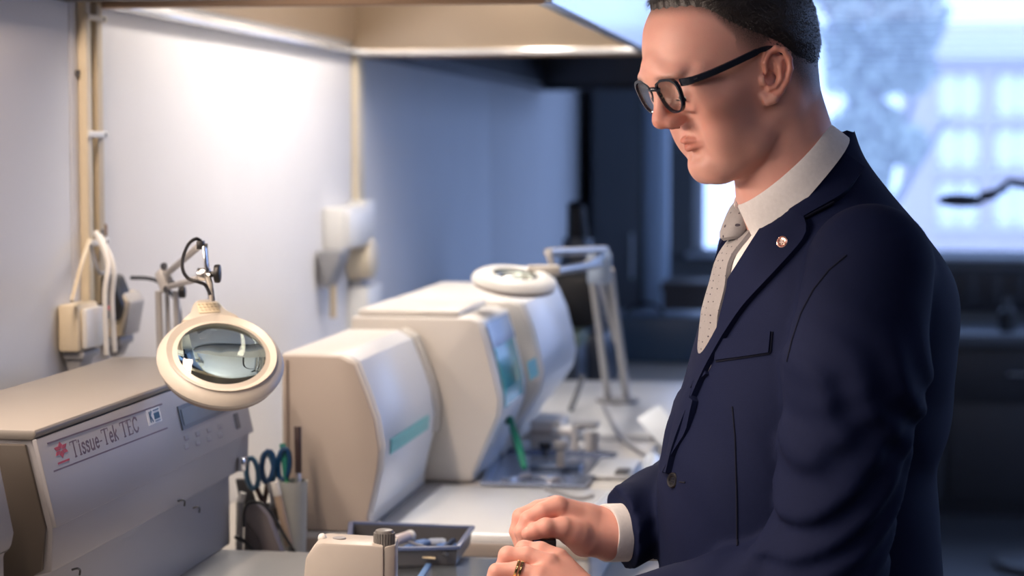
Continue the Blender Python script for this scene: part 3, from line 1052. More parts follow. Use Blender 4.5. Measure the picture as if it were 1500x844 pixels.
# curved front shell
def shell(pf, ya, yb, th_):
    bm = B()
    out = [p.copy() for p in pf]
    inn = [p - V(th_, 0, th_ * .2) for p in pf]
    for o_ in out + inn:
        o_.y = ya
    add_prism(bm, out + inn[::-1], (0, yb - ya, 0), 0.0015)
    return bm
obj('front_cover', shell([p + V(.003, 0, .001) for p in pf2], Y2a + .012, Y2b - .055, .006), M_front, t2)
bm = B(); add_prism(bm, [p + V(0.006, 0, 0.003) for p in pf2[:-1]] + [p - V(0.02, 0, 0.01) for p in pf2[:-1]][::-1], (0, 0.05, 0), 0.003)
bmesh.ops.translate(bm, verts=bm.verts, vec=(0, Y2b - Y2a - .055, 0))
obj('edge_band', bm, mat('warm_grey_plastic', (0.52, 0.49, 0.44), 0.45), t2)
sl = onY(421, 560, Y2a)
boxobj('side_seam', (sl.x - .0015, Y2a - .006, 1.002), (sl.x + .0015, Y2a - .0005, zt2 - .01), mat('seam_tan', (0.34, 0.28, 0.24), 0.6), t2)
# teal label lying on the front between two profile points
def front_point(pf, z, y, off):
    for a, b in zip(pf[:-1], pf[1:]):
        if b.z <= z <= a.z:
            t = (a.z - z) / (a.z - b.z)
            p = a.lerp(b, t)
            d = (b - a).normalized()
            nn = V(-d.z, 0, d.x)
            if nn.x < 0:
                nn = -nn
            return V(p.x, y, z) + nn * off, nn
def label_patch(pf, z0, z1, y0, y1, off, m, parent, name, th_=.001):
    bm = B()
    zs_ = [z0 + (z1 - z0) * i / 4 for i in range(5)]
    o1 = [front_point(pf, z, y0, off + th_)[0] for z in zs_]
    o2 = [front_point(pf, z, y0, off)[0] for z in zs_]
    add_prism(bm, o1 + o2[::-1], (0, y1 - y0, 0))
    return obj(name, bm, m, parent, smooth=False)
la = onX(571, 655, -.677); lb = onX(627, 628, -.677)
label_patch(pf2, la.z - .011, la.z + .011, la.y, lb.y, .004, M_teal, t2, 'teal_label')

# base of that tower: broad white worktop
bs = thing('console_worktop', 'broad white worktop in front of the nearest tower', 'worktop', (-0.6, 3.22, BZ))
bm = B(); add_box(bm, (-0.86, Y2a, BZ + .001), (-0.36, Y2b - .004, 0.9985), 0.012, 3)
obj('body', bm, mat('worktop_white', (0.74, 0.75, 0.76), 0.3, var=.02), bs)
bm = B(); add_box(bm, (-0.855, Y2a - 0.004, 0.965), (-0.365, Y2a + 0.004, 0.985), 0.002)
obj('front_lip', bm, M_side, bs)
boxobj('grey_strip', (pf2[-1].x + .002, Y2a + .03, .9988), (pf2[-1].x + .028, Y2b - .01, 1.0005), M_grey, bs)  # thin grey strip along the foot of the tower

# second tower with the big teal window
Y3a, Y3b = 3.455, 3.74
t3, pf3, poly3, xb3, zt3 = tower('embedding_console', 'middle white tower with a large teal window facing the worktop', [(688, 466), (701, 472), (712, 505), (722, 545), (731, 585), (729, 610), (712, 650), (694, 694)], Y3a, Y3b, 'white tower modules')
bm = B(); add_prism(bm, poly3, (0, Y3b - Y3a, 0), 0.007)
obj('housing', bm, M_cream, t3)
obj('front_cover', shell([p + V(.004, 0, .001) for p in pf3[1:]], Y3a + .01, Y3b, .006), M_front, t3)
label_patch(pf3[1:], pf3[1].z - .05, pf3[1].z - .006, Y3a + .02, Y3b - .03, .006, M_paleblue, t3, 'upper_panel', .002)
label_patch(pf3[1:], onX(735, 600, -.57).z, onX(735, 503, -.59).z, Y3a + .03, Y3b - .05, .006, M_tealwin, t3, 'teal_window', .002)
bm = B(); add_box(bm, (xb3 + .01, Y3a + .01, zt3), (pf3[0].x - .02, Y3b, zt3 + .012), .005)
obj('lid', bm, M_cream, t3)
# third tower
Y4a, Y4b = 3.75, 4.25
t4, pf4, poly4, xb4, zt4 = tower('embedding_console', 'farthest white tower, slightly taller with a small teal spot', [(742, 440), (764, 446), (778, 480), (788, 520), (793, 548), (788, 575), (768, 606), (738, 642)], Y4a, Y4b, 'white tower modules')
bm = B(); add_prism(bm, poly4, (0, Y4b - Y4a, 0), 0.010)
obj('housing', bm, M_cream, t4)
obj('front_cover', shell([p + V(.004, 0, .001) for p in pf4], Y4a + .01, Y4b - .02, .006), M_front, t4)
lq = onX(777, 543, pf4[4].x)
label_patch(pf4, lq.z - .016, lq.z + .016, lq.y - .03, lq.y + .07, .005, M_teal, t4, 'teal_label')

# worktop of the middle tower: metal tray, panel, rail
M_tray = mat('steel_blue_reflection', (0.33, 0.38, 0.50), 0.22, metal=0.7, var=0.08)  # blue reflections on the steel put into its base colour
b3 = thing('console_worktop', 'second worktop with a steel forceps well and grey control pad', 'worktop', (-0.5, 3.8, BZ))
bm = B(); add_box(bm, (-0.86, Y3a, BZ + .001), (-0.35, 4.0, 0.9985), 0.01, 3)
obj('body', bm, mat('worktop_cream', (0.62, 0.60, 0.57), 0.35, var=.03), b3)
w0 = onZ(703, 712, 1.0); w1 = onZ(858, 716, 1.0); w2 = onZ(905, 668, 1.0); w3 = onZ(730, 660, 1.0)
ww = [w0, w1, w2, w3]
bm = B()
ctr = (w0 + w1 + w2 + w3) / 4
outer = [p + V(0, 0, .001) for p in ww]
inner = [ctr + (p - ctr) * .9 + V(0, 0, .001) for p in ww]
vo = [bm.verts.new(p + V(0, 0, .006)) for p in outer]; vi = [bm.verts.new(p + V(0, 0, .006)) for p in inner]
vb = [bm.verts.new(p + V(0, 0, .0005)) for p in inner]; vob = [bm.verts.new(p) for p in outer]
for i in range(4):
    j = (i + 1) % 4
    bm.faces.new((vo[i], vo[j], vi[j], vi[i])); bm.faces.new((vi[i], vi[j], vb[j], vb[i])); bm.faces.new((vob[i], vob[j], vo[j], vo[i]))
bm.faces.new(vb); bm.faces.new(vob[::-1])
obj('steel_well', bm, M_tray, b3, smooth=False)
c = onZ(815, 684, 1.004)
boxobj('well_insert', c - V(.045, .03, .002), c + V(.045, .03, .006), mat('dark_blue_steel', (0.10, 0.14, 0.22), .3, metal=.6), b3, bev=.002)
pA4 = onZ(915, 690, 1.0)
boxobj('control_pad', pA4 - V(.055, .10, .0008), pA4 + V(.02, .10, .008), mat('pad_grey', (0.55, 0.57, 0.60), .35), b3, bev=.006)
c = onZ(912, 691, 1.009)
boxobj('pad_key', c - V(.012, .03, .0008), c + V(.012, .03, .002), M_dkgrey, b3, bev=.001)
rail = [at(955, 676, 3.62), at(955, 690, 3.55), at(944, 706, 3.45), at(920, 722, 3.37), at(893, 738, 3.30), at(872, 760, 3.2), at(850, 800, 3.08)]
rb = tubeobj('armrest_rail', smooth_pts(rail, 6), .0165, mat('rail_white', (0.70, 0.76, 0.84), .25), n=12)
tag(rb, 'curved pale blue-white padded rail along the worktop front', 'rail')

# cream dispenser unit behind the well
d0 = onZ(800, 664, 1.0)
du = thing('dispenser', 'cream dispenser block behind the steel well with small spouts', 'dispenser', (d0.x, d0.y, 1.0))
pL = onY(776, 655, 3.86); pR = onY(844, 655, 3.86)
zt_ = onY(790, 616, 3.86).z
boxobj('block', (pL.x, 3.86, 1.0005), (pR.x - .03, 3.97, zt_), M_cream, du, bev=.006)
boxobj('band', (pL.x + .003, 3.852, 1.03), (pR.x - .034, 3.86, 1.038), M_side, du)
boxobj('arm', (pR.x - .045, 3.83, 1.03), (pR.x + .01, 3.90, zt_ - .012), M_cream, du, bev=.004)
for i, u in enumerate((842, 862, 871)):
    p = onY(u, 640, 3.83)
    cylobj('spout', (p.x, 3.83, 1.0005 + (0.002 if i else 0)), (p.x, 3.83, 1.04 + .01 * (i == 0)), .008, M_cream if i != 2 else M_grey, du, n=12)
p = onY(855, 624, 3.84)
boxobj('cap', (p.x - .022, 3.83, zt_ - .011), (p.x + .026, 3.89, zt_ - .002), M_grey, du, bev=.002)

# tools in the well
def tool(name, label, cat, pts, r, m, group=None):
    o = tubeobj(name, pts, r, m)
    return tag(o, label, cat, group)
tool('forceps', 'green plastic forceps standing tilted in the steel well', 'forceps',
     smooth_pts([at(768, 686, 3.56), at(760, 655, 3.6), at(752, 630, 3.64), at(747, 614, 3.66), at(741, 620, 3.67)], 5), [.0055, .006, .0065, .007, .007, .007, .007, .007, .007, .007, .007, .006, .006, .006, .006, .006, .005, .005, .005, .004, .004][:21], mat('green_plastic', (0.01, 0.22, 0.13), .3))
k0 = onZ(799, 668, 1.008)
kb = thing('knob', 'small round black knob at the back of the steel well', 'knob', k0)
cylobj('stem', k0 + V(0, 0, -.001), k0 + V(0, 0, .012), .006, M_dkgrey, kb, n=12)
cylobj('cap', k0 + V(0, 0, .012), k0 + V(0, 0, .026), .012, M_black, kb, bev=.003)
p = onZ(822, 684, 1.0115)
mp = thing('metal_post', 'short grey metal post between the steel well and the dispenser', 'post', p)
cylobj('post', p, p + V(0, 0, .034), .009, M_grey, mp)
cylobj('collar', p + V(0, 0, .034), p + V(0, 0, .046), .015, M_grey, mp, bev=.002)
for i, (u, v, r_) in enumerate(((770, 700, .3), (795, 703, -.4), (745, 705, .9), (812, 706, .1))):
    c = onZ(u, v, 1.0045)
    o = thing('mould', ['pale steel mould lying near the middle of the well', 'pale steel mould lying tilted beside the knob side of the well', 'pale steel mould at the left end of the well', 'pale steel mould at the front lip of the well'][i], 'mould', c, 'steel moulds in the well')
    ax = V(math.cos(r_), math.sin(r_), 0); ay = V(-math.sin(r_), math.cos(r_), 0)
    bm = B(); add_obox(bm, c, ax * .018, ay * .012, V(0, 0, .0015), .001)
    obj('plate', bm, M_tray, o)
    bm = B(); add_obox(bm, c + V(0, 0, .004), ax * .012, ay * .008, V(0, 0, .0025), .001)
    obj('cup', bm, M_chrome, o)

# third worktop beyond
b4 = thing('console_worktop', 'farthest pale worktop, behind the dispenser under the tall jointed lamp', 'worktop', (-0.5, 4.4, BZ))
bm = B(); add_box(bm, (-0.86, 4.13, BZ + .001), (-0.33, 5.05, 0.9985), 0.01, 3)
obj('body', bm, mat('worktop_pale', (0.62, 0.63, 0.64), .35), b4)
boxobj('rear_ledge', (-0.84, 4.3, .9986), (-0.70, 5.0, 1.03), M_cream, b4, bev=.005)
# white card tilted
wc = at(967, 624, 4.05)
cd = thing('plastic_card', 'tilted bright white card standing beside the jacket on the far worktop', 'card', V(wc.x, wc.y, .9985))
rr = V(cy, sy, 0)
bm = B()
ax = (rr * .8 + V(0, 0, .45) + V(-sy, cy, 0) * .4).normalized(); az = (rr * -.55 + V(0, 0, .65) + V(-sy, cy, 0) * .52).normalized(); az = (az - ax * az.dot(ax)).normalized()
add_obox(bm, wc, ax * .028, az * .040, ax.cross(az) * .002, .0015)
obj('card', bm, mat('card_white', (0.80, 0.85, 0.90), .4), cd)
bm = B(); add_box(bm, V(wc.x - .02, wc.y + .012, .9987), V(wc.x + .04, wc.y + .04, max(1.004, wc.z - .012)), .002)
obj('holder', bm, M_grey, cd)

# dark cable from the far lamp across the worktops
pts = [onZ(885, 594, 1.0045), onZ(893, 612, 1.0045), onZ(910, 640, 1.0045), onZ(935, 660, 1.0045), onZ(950, 668, 1.0045)]
tag(tubeobj('lamp_cable', smooth_pts(pts, 6), .005, M_grey), 'grey cable snaking from the far lamp base over the worktops', 'cable')
pts = [at(800, 716, 3.42), at(845, 730, 3.33), at(868, 727, 3.30)]
tag(tubeobj('loose_cord', smooth_pts(pts, 6), .004, M_grey), 'grey cord looping behind the right hand on the worktop edge', 'cable')
pts = [onZ(836, 600, 1.0065), onZ(836, 600, 1.0065) + V(.008, .03, .025), onZ(836, 600, 1.0065) + V(.018, .07, .065)]
tool('pen', 'dark pen leaning behind the dispenser on the far worktop', 'pen', pts, .006, M_dkgrey)

# ------------------------------------------------------------------ dark equipment behind the towers
M_navy = mat('navy_equipment', (0.03, 0.04, 0.06), .35)
M_olive = mat('olive_box', (0.13, 0.16, 0.10), .5)
ye = 5.6
e0 = onY(785, 520, ye); e1 = onY(885, 520, ye)
zt_ = onY(830, 452, ye).z
mic = thing('instrument', 'dark bulky instrument behind the second lamp, blurred', 'instrument', ((e0.x + e1.x) / 2, ye + .15, BZ))
boxobj('base', (e0.x - .1, ye, BZ + .001), (e1.x, ye + .4, 1.06), M_navy, mic, bev=.01)
boxobj('body', (e0.x - .06, ye + .1, 1.06), (e1.x - .06, ye + .38, zt_ - .05), M_navy, mic, bev=.02)
hz = onY(830, 400, ye + .1)
boxobj('head', (e0.x - .02, ye + .05, zt_ - .06), (e1.x - .03, ye + .3, hz.z), M_black, mic, bev=.015)
h2_ = onY(842, 350, ye + .1); h3_ = onY(842, 300, ye + .1)
cylobj('column', (h2_.x, ye + .16, hz.z), (h2_.x, ye + .16, h2_.z), .055, M_navy, mic, r2=.04)
cylobj('eyepiece', (h2_.x, ye + .16, h2_.z), (h2_.x, ye + .12, h3_.z), .03, M_black, mic, r2=.024)
c = onY(815, 505, ye - .2)
ob = thing('reagent_box', 'olive green box on the bench in front of the dark instrument', 'box', (c.x, c.y, BZ))
boxobj('body', (c.x - .07, ye - .3, BZ + .001), (c.x + .07, ye - .1, c.z), M_navy, ob, bev=.004)
boxobj('lid', (c.x - .072, ye - .302, c.z), (c.x + .072, ye - .098, c.z + .035), M_olive, ob, bev=.004)
c = onY(940, 478, 6.4)
ob = thing('equipment_case', 'dark blue case on the far bench behind the jointed lamp', 'case', (c.x - .02, 6.5, BZ))
boxobj('body', (c.x - .12, 6.4, BZ + .001), (-.29, 6.7, c.z + .03), mat('dark_blue_case', (0.05, 0.09, 0.15), .4), ob, bev=.01)
tubeobj('handle', smooth_pts([(c.x - .06, 6.5, c.z + .03), (c.x - .03, 6.5, c.z + .06), (c.x + .03, 6.5, c.z + .06), (c.x + .06, 6.5, c.z + .03)], 4), .006, M_black, ob)

# ------------------------------------------------------------------ magnifier lamps
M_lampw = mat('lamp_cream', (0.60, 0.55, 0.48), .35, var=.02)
M_lampu = mat('lamp_underside_shade', (0.33, 0.27, 0.23), .45, var=.02)  # darker copy of the lamp cream, shade below the ring put in
M_arm = mat('arm_grey_paint', (0.52, 0.51, 0.50), .35, metal=.3)
M_lens = bpy.data.materials.new('lens_glass')
M_lens.use_nodes = True
_b = M_lens.node_tree.nodes['Principled BSDF']
_b.inputs['Base Color'].default_value = (0.80, 0.96, 0.91, 1)
_b.inputs['Roughness'].default_value = 0.0
_b.inputs['IOR'].default_value = 1.5
_b.inputs['Transmission Weight'].default_value = 1.0
_n = M_lens.node_tree.nodes.new('ShaderNodeTexNoise')
_n.inputs['Scale'].default_value = 30
_r = M_lens.node_tree.nodes.new('ShaderNodeMapRange')
_r.inputs['To Max'].default_value = 0.05
M_lens.node_tree.links.new(_n.outputs[0], _r.inputs[0])
M_lens.node_tree.links.new(_r.outputs[0], _b.inputs['Roughness'])


def ring_head(parent, c, nrm, Ro, Ri, T, lens=True, top=None):
    """ring lamp head; c = centre of its top face"""
    prof = [(Ri, -T * .15), (Ri - .002, -T * .05), (Ri + .004, -.004), (Ri + .012, 0.0), (Ro - .014, -.002), (Ro - .004, -.008), (Ro, -.016), (Ro - .002, -T * .62)]
    bm = B(); add_lathe(bm, c, nrm, prof + [(Ro - .006, -T * .62), (Ri + .002, -T * .5)], 56, close=True)
    obj('ring_top', bm, top or M_lampw, parent)
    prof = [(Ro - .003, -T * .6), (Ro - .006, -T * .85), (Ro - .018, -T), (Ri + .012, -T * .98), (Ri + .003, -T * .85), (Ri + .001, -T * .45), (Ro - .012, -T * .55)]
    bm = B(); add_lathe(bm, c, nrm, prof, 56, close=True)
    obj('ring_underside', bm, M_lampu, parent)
    if lens:
        bm = B()
        R = Ri + .001
        pr = [(0.0001, .007), (R * .3, .0064), (R * .6, .0045), (R * .85, .0018), (R, -.001), (R, -.003), (R * .85, -.0056), (R * .6, -.0085), (R * .3, -.0104), (.0001, -.011)]
        add_lathe(bm, c - Vector(nrm) * (T * .22), nrm, pr, 48)
        obj('lens', bm, M_lens, parent)


c1h = at(325, 516, 2.62)
view = ray(325, 516).normalized()
rgt = V(cy, sy, 0)
up_ = rgt.cross(view).normalized()
if up_.z < 0:
    up_ = -up_
el = math.radians(43)
nr = (-view * math.sin(el) + up_ * math.cos(el)).normalized()
# lean a little to the picture's right
nr = (nr + rgt * .10).normalized()
ml = thing('magnifier_lamp', 'cream ring magnifier lamp hanging in front of the lettered machine', 'lamp', at(240, 520, 2.80) * 1.0)
ml.location.z = BZ
s_ = 2.62 / FPX
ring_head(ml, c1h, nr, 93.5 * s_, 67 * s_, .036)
# neck with vent plate
back = (up_ - nr * up_.dot(nr)).normalized()
tilt_r = (back - rgt * .10).normalized()
nk0 = c1h + tilt_r * (80 * s_); nk1 = c1h + tilt_r * (118 * s_)
sd = nr.cross(tilt_r).normalized()
bm = B()
ply = [nk0 - sd * .040, nk0 + sd * .040, nk0 + tilt_r * .016 + sd * .024, nk1 + sd * .017, nk1 + tilt_r * .006 + sd * .010, nk1 + tilt_r * .006 - sd * .010, nk1 - sd * .017, nk0 + tilt_r * .016 - sd * .024]
add_prism(bm, [p - nr * .004 for p in ply], -nr * .020, .004)
obj('neck', bm, M_lampw, ml)
pc = nk0 + tilt_r * .020
bm = B(); add_obox(bm, pc - nr * .0035, sd * .014, tilt_r * .010, nr * .001, .0006)
npl = obj('vent_plate', bm, M_conduit, ml)
bm = B()
for i in range(-2, 3):
    for j in (-1, 0, 1):
        q_ = pc + sd * (i * .005 + .001 * j) + tilt_r * (j * .0055)
        add_obox(bm, q_ - nr * .0022, (sd + tilt_r * .5).normalized() * .0018, nr.cross(sd) * .0008, nr * .0005)
obj('vent_slots', bm, M_conduit2, npl)
# stem, bracket, clamp, knob, cable
D1 = 2.62
P = lambda u, v, d=0.0: at(u, v, D1 + d)
bm = B(); add_tube(bm, [P(310, 440, .06), P(307, 415, .05), P(303, 402, .04)], .0045, 10)
obj('stem', bm, M_chrome, ml)
bm = B(); add_obox(bm, (P(302, 382, .05)), rgt * .0022, (P(300, 362) - P(304, 402)) / 2 * 1.1, V(-sy, cy, 0) * .009, .001)
obj('bracket', bm, M_chrome, ml)
bm = B(); add_cyl(bm, P(289, 402, .05), P(308, 402, .05), .0085, n=20, bev=.0015)
obj('swivel_block', bm, M_chrome, ml)
bm = B(); add_cyl(bm, P(308, 402, .05), P(316, 402, .05), .004, n=12); add_cyl(bm, P(314, 401, .05), P(323, 401, .05), .0125, n=10, bev=.002)
obj('knob', bm, M_black, ml, label='black clamp knob')
bm = B(); add_obox(bm, P(294, 359, .05), rgt * .0045, V(0, 0, .0055), V(-sy, cy, 0) * .008, .001); add_cyl(bm, P(298, 360, .05), P(304, 360, .05), .003, n=10)
obj('clamp', bm, M_black, ml)
cpts = [P(294, 353, .05), P(287, 350, .045), P(276, 358, .04), P(268, 378, .035), P(268, 396, .03), P(276, 408, .03), P(290, 413, .03), P(301, 418, .035), P(308, 432, .035)]
tubeobj('lamp_lead', smooth_pts(cpts, 6), .0023, M_black, ml)
# spring arm from the end bracket back to the elbow, then down
E0 = P(290, 362, .06); E1 = P(244, 402, .41)
E2 = P(291, 408, .06); E3 = P(248, 420, .41)
bm = B()
for a, b in ((E0, E1), (E2, E3)):
    add_tube(bm, [a, b], .0048, 8)
obj('upper_arm', bm, M_arm, ml)
bm = B()
q0 = P(238, 396, .25)
add_prism(bm, [P(226, 402, .41), P(240, 388, .41), P(254, 410, .41), P(246, 428, .41), P(236, 430, .41)], V(-sy, cy, 0) * .014, .002)
obj('elbow_plate', bm, M_arm, ml)
bm = B()
for (u, v, du) in ((240, 390, 5), (252, 416, 4), (244, 424, 4)):
    add_cyl(bm, P(u, v, .40), P(u, v, .435), .0055, n=12)
obj('joint_bolts', bm, M_chrome, ml)
bm = B(); add_cyl(bm, P(262, 428, .39), P(272, 428, .39), .009, n=10, bev=.002)
obj('elbow_knob', bm, M_black, ml)
for (u, w_, m_) in ((232, .0055, M_arm), (244, .0042, M_chrome), (258, .0052, M_arm)):
    a = P(u, 426, .42); b = P(u + 4, 560, .44)
    b = a + (b - a).normalized() * ((a.z - .915) / ((a.z - b.z) / (b - a).length))
    bm = B(); add_tube(bm, [a, b], w_, 8)
    obj('lower_arm', bm, m_, ml)
bp = P(250, 560, .28)
footc = a + (b - a) * 1.0
cylobj('foot', (footc.x - .005, footc.y, BZ + .001), (footc.x - .005, footc.y, .925), .035, M_dkgrey, ml, bev=.004)

# second lamp
D2 = 3.65
Q = lambda u, v, d=0.0: at(u, v, D2 + d)
c2h = Q(755, 400)
view2 = ray(755, 400).normalized()
up2 = rgt.cross(view2).normalized()
if up2.z < 0:
    up2 = -up2
el = math.radians(14)
n2_ = (-view2 * math.sin(el) + up2 * math.cos(el) + rgt * .10).normalized()
m2 = thing('magnifier_lamp', 'blurred white ring magnifier lamp on a tall jointed arm above the far tower', 'lamp', V(at(915, 590, 4.7).x, at(915, 590, 4.7).y, .9985))
s2_ = D2 / FPX
ring_head(m2, c2h, n2_, 64 * s2_, 35 * s2_, .030, top=M_white)
J0 = Q(803, 370, .1); J1 = Q(886, 366, .75); J0b = Q(812, 398, .1); J1b = Q(880, 386, .75)
bm = B()
add_obox(bm, (c2h + Q(800, 395, .06)) / 2 + (Q(800, 395, .06) - c2h) * .42, rgt * .03, V(0, 0, .008), V(-sy, cy, 0) * .02, .004)
obj('neck', bm, M_lampw, m2)
bm = B(); add_obox(bm, (J0 + J0b) / 2, rgt * .006, (J0 - J0b) * .5, V(-sy, cy, 0) * .008, .002)
obj('bracket', bm, M_arm, m2)
for a, b in ((J0, J1), (J0b, J1b), (Q(850, 392, .50), Q(884, 374, .76))):
    bm = B(); add_tube(bm, [a, b], .0085, 8)
    obj('upper_arm', bm, M_arm, m2)
bm = B(); add_obox(bm, Q(878, 392, .78), rgt * .026, V(0, 0, .035), V(-sy, cy, 0) * .01, .006)
obj('elbow_plate', bm, mat('arm_blue_grey', (0.38, 0.46, 0.58), .35), m2)
for a, b, r_ in ((Q(867, 400, .8), Q(891, 588, 1.02), .0085), (Q(893, 395, .8), Q(919, 588, 1.02), .010), (Q(880, 410, .8), Q(900, 500, .92), .005)):
    bm = B(); add_tube(bm, [a, b], r_, 8)
    obj('lower_arm', bm, M_arm, m2)
fb = Q(905, 590, 1.02)
cylobj('foot', (fb.x, fb.y, .9988), (fb.x, fb.y, fb.z + .01), .05, M_grey, m2, bev=.006)

# third lamp, silhouetted before the window
D3 = 7.6
R3 = lambda u, v, d=0.0: at(u, v, D3 + d)
m3 = thing('magnifier_lamp', 'small dark lamp silhouetted edge-on against the bright window', 'lamp', V(R3(1560, 300).x, R3(1560, 300).y, 0))
ring_head(m3, R3(1408, 288), (up2 * .97 - view2 * .18).normalized(), 34 * D3 / FPX, 22 * D3 / FPX, .03, lens=False)
for ch in m3.children:
    ch.data.materials.clear(); ch.data.materials.append(M_dkgrey)  # backlit silhouette put into the colour as plain dark grey
for a, b, r_ in (((1436, 289), (1458, 284), .02), ((1458, 284), (1480, 264), .012), ((1455, 288), (1476, 276), .008), ((1478, 264), (1540, 272), .008), ((1480, 270), (1540, 280), .008)):
    bm = B(); add_tube(bm, [R3(*a), R3(*b)], r_, 8)
    obj('arm', bm, M_dkgrey, m3)
fl = R3(1545, 276)
bm = B(); add_tube(bm, [fl, V(fl.x, fl.y, .03)], .014, 10)
obj('floor_pole', bm, M_dkgrey, m3)
cylobj('foot', (fl.x, fl.y, .001), (fl.x, fl.y, .03), .2, M_dkgrey, m3, bev=.006)

# ------------------------------------------------------------------ tool holder between the machines
Yc = 2.93
def cupc(u, Y=Yc):
    return onY(u, 800, Y)
cc = cupc(430)
ztop = onY(430, 705, Yc).z
M_cup = mat('frosted_plastic', (0.66, 0.68, 0.66), .35, **{'Transmission Weight': 0.25})
cu = thing('tool_cup', 'white frosted plastic cup holding a dark-handled file', 'cup', (cc.x, Yc, BZ))
bm = B(); add_lathe(bm, (cc.x, Yc, BZ + .001), (0, 0, 1), [(.016, 0), (.017, .003), (.0215, ztop - BZ - .003), (.0225, ztop - BZ), (.0205, ztop - BZ), (.016, .006), (.0001, .006)], 28)
obj('cup', bm, M_cup, cu)
cg = onY(385, 740, Yc + .0)
ztg = onY(385, 742, Yc).z
cu2 = thing('tool_cup', 'dark grey cup behind the cord holding scissors', 'cup', (cg.x, Yc, BZ))
M_smoke = mat('smoky_plastic', (0.13, 0.12, 0.12), .3)
bm = B(); add_lathe(bm, (cg.x, Yc, BZ + .001), (0, 0, 1), [(.018, 0), (.019, .003), (.025, ztg - BZ), (.023, ztg - BZ), (.018, .006), (.0001, .006)], 28)
obj('cup', bm, M_smoke, cu2)

def instrument(name, label, cat, u0, v0, u1, v1, Y0, Y1, parts):
    """straight tool between two picture points; parts: (t0, t1, r0, r1, material, part name)"""
    a = onY(u0, v0, Y0); b = onY(u1, v1, Y1)
    th_ = thing(name, label, cat, a)
    for t0_, t1_, r0, r1, m_, nm in parts:
        cylobj(nm, a.lerp(b, t0_), a.lerp(b, t1_), r0, m_, th_, r2=r1, n=12, bev=.001)
    return th_
instrument('file', 'file with long dark brown handle, tallest tool in the white cup', 'file', 439, 795, 436, 625, Yc - .004, Yc + .012,
           [(0, .6, .0035, .0035, M_steel, 'blade'), (.6, 1, .0052, .0056, mat('dark_brown_handle', (.05, .03, .03), .4), 'handle')])
instrument('brush', 'green flat brush head down in the white cup', 'brush', 428, 795, 414, 650, Yc - .008, Yc + .014,
           [(0, .4, .004, .004, M_white, 'shaft'), (.4, .63, .0085, .0035, mat('green_bright', (0, .26, .11), .35), 'head'), (.63, 1, .0045, .005, mat('green_dull', (.02, .22, .17), .4), 'handle')])
instrument('marker', 'white capped marker leaning on the rim between both cups', 'marker', 424, 800, 402, 706, Yc - .03, Yc - .03,
           [(0, .8, .0062, .0062, mat('tan_wood', (.42, .32, .24), .5), 'barrel'), (.78, 1, .0068, .0066, M_white, 'cap')])
def scissors(label, uc, vc, ang, m_, m2_, Y):
    th_ = thing('scissors', label, 'scissors', onY(uc, vc, Y))
    sx = Y / FPX
    er = V(math.cos(ang) * cy, math.cos(ang) * sy, math.sin(ang))
    eu = V(-math.sin(ang) * cy, -math.sin(ang) * sy, math.cos(ang))
    c0 = onY(uc, vc, Y)
    for sgn, mm in ((-1, m_), (1, m_)):
        pts = []
        for k in range(14):
            t = 2 * math.pi * k / 14
            pts.append(c0 + er * (sgn * 11 * sx + math.cos(t) * 9 * sx) + eu * (math.sin(t) * 24 * sx + 2 * sgn * sx) + V(0, sgn * .004, 0))
        bm = B(); add_tube(bm, pts, .0042, 8, close=True)
        obj('handle_loop', bm, mm, th_)
        bm = B(); add_tube(bm, [c0 + er * sgn * 8 * sx - eu * 22 * sx + V(0, sgn * .004, 0), c0 - eu * 52 * sx, c0 - er * sgn * 3 * sx - eu * 95 * sx], [.0042, .004, .002], 8)
        obj('blade', bm, m2_, th_)
M_bluep = mat('blue_handle', (.01, .06, .16), .3)
M_bluel = mat('steel_blue_handle', (.06, .17, .28), .35)
scissors('scissors with navy blue handle loops, upper pair in the dark cup', 404, 682, -.10, M_bluep, M_steel, Yc)
scissors('scissors with paler blue loops and brown grips, left pair in the dark cup', 381, 690, .1, M_bluel, mat('brown_grip', (.09, .05, .04), .45), Yc + .02)
# grey wallet of slides with black cord in front
pw = onY(378, 818, 2.86)
wl_ = thing('instrument_wallet', 'grey folded instrument wallet leaning under a black cord', 'wallet', (pw.x, 2.86, BZ))
bm = B()
Yw = 2.865
add_prism(bm, [onY(356, 830, Yw), onY(357, 742, Yw), onY(374, 736, Yw), onY(392, 756, Yw), onY(420, 830, Yw)], (0, .022, 0), .004)
for v in bm.verts:
    pass
obj('flap', bm, mat('wallet_grey', (.22, .19, .19), .6), wl_)
bm = B(); add_prism(bm, [onY(358, 836, Yw - .006), onY(360, 765, Yw - .006), onY(378, 790, Yw - .006), onY(392, 836, Yw - .006)], (0, .006, 0), .001)
obj('inner_flap', bm, mat('wallet_dark', (.10, .085, .085), .6), wl_)
bm = B()
zb0 = min(v_.z for v_ in [onY(356, 830, Yw), onY(420, 830, Yw)])
add_box(bm, (onY(358, 830, Yw).x, Yw, BZ + .001), (onY(416, 830, Yw).x, Yw + .022, zb0 + .01), .002)
obj('bottom', bm, mat('wallet_grey', (.22, .19, .19), .6), wl_)
cpts = [onY(357, 772, Yw - .012), onY(358, 748, Yw - .012), onY(366, 737, Yw - .012), onY(384, 738, Yw - .014), onY(400, 756, Yw - .014), onY(420, 790, Yw - .02), onY(440, 822, Yw - .03)]
tag(tubeobj('cord', smooth_pts(cpts, 6), .0024, M_black), 'thin black cord looped over the grey wallet', 'cord')
cpts = [onY(344, 786, 2.85), onY(360, 795, 2.85), onY(374, 812, 2.85), onY(380, 828, 2.85)]
tag(tubeobj('dark_lead', smooth_pts(cpts, 5), .003, M_black), 'short dark lead emerging beside the lettered machine at worktop level', 'cable')
pts = [onY(352, 718, Yc), onY(356, 742, Yc), onY(352, 830, Yc)]
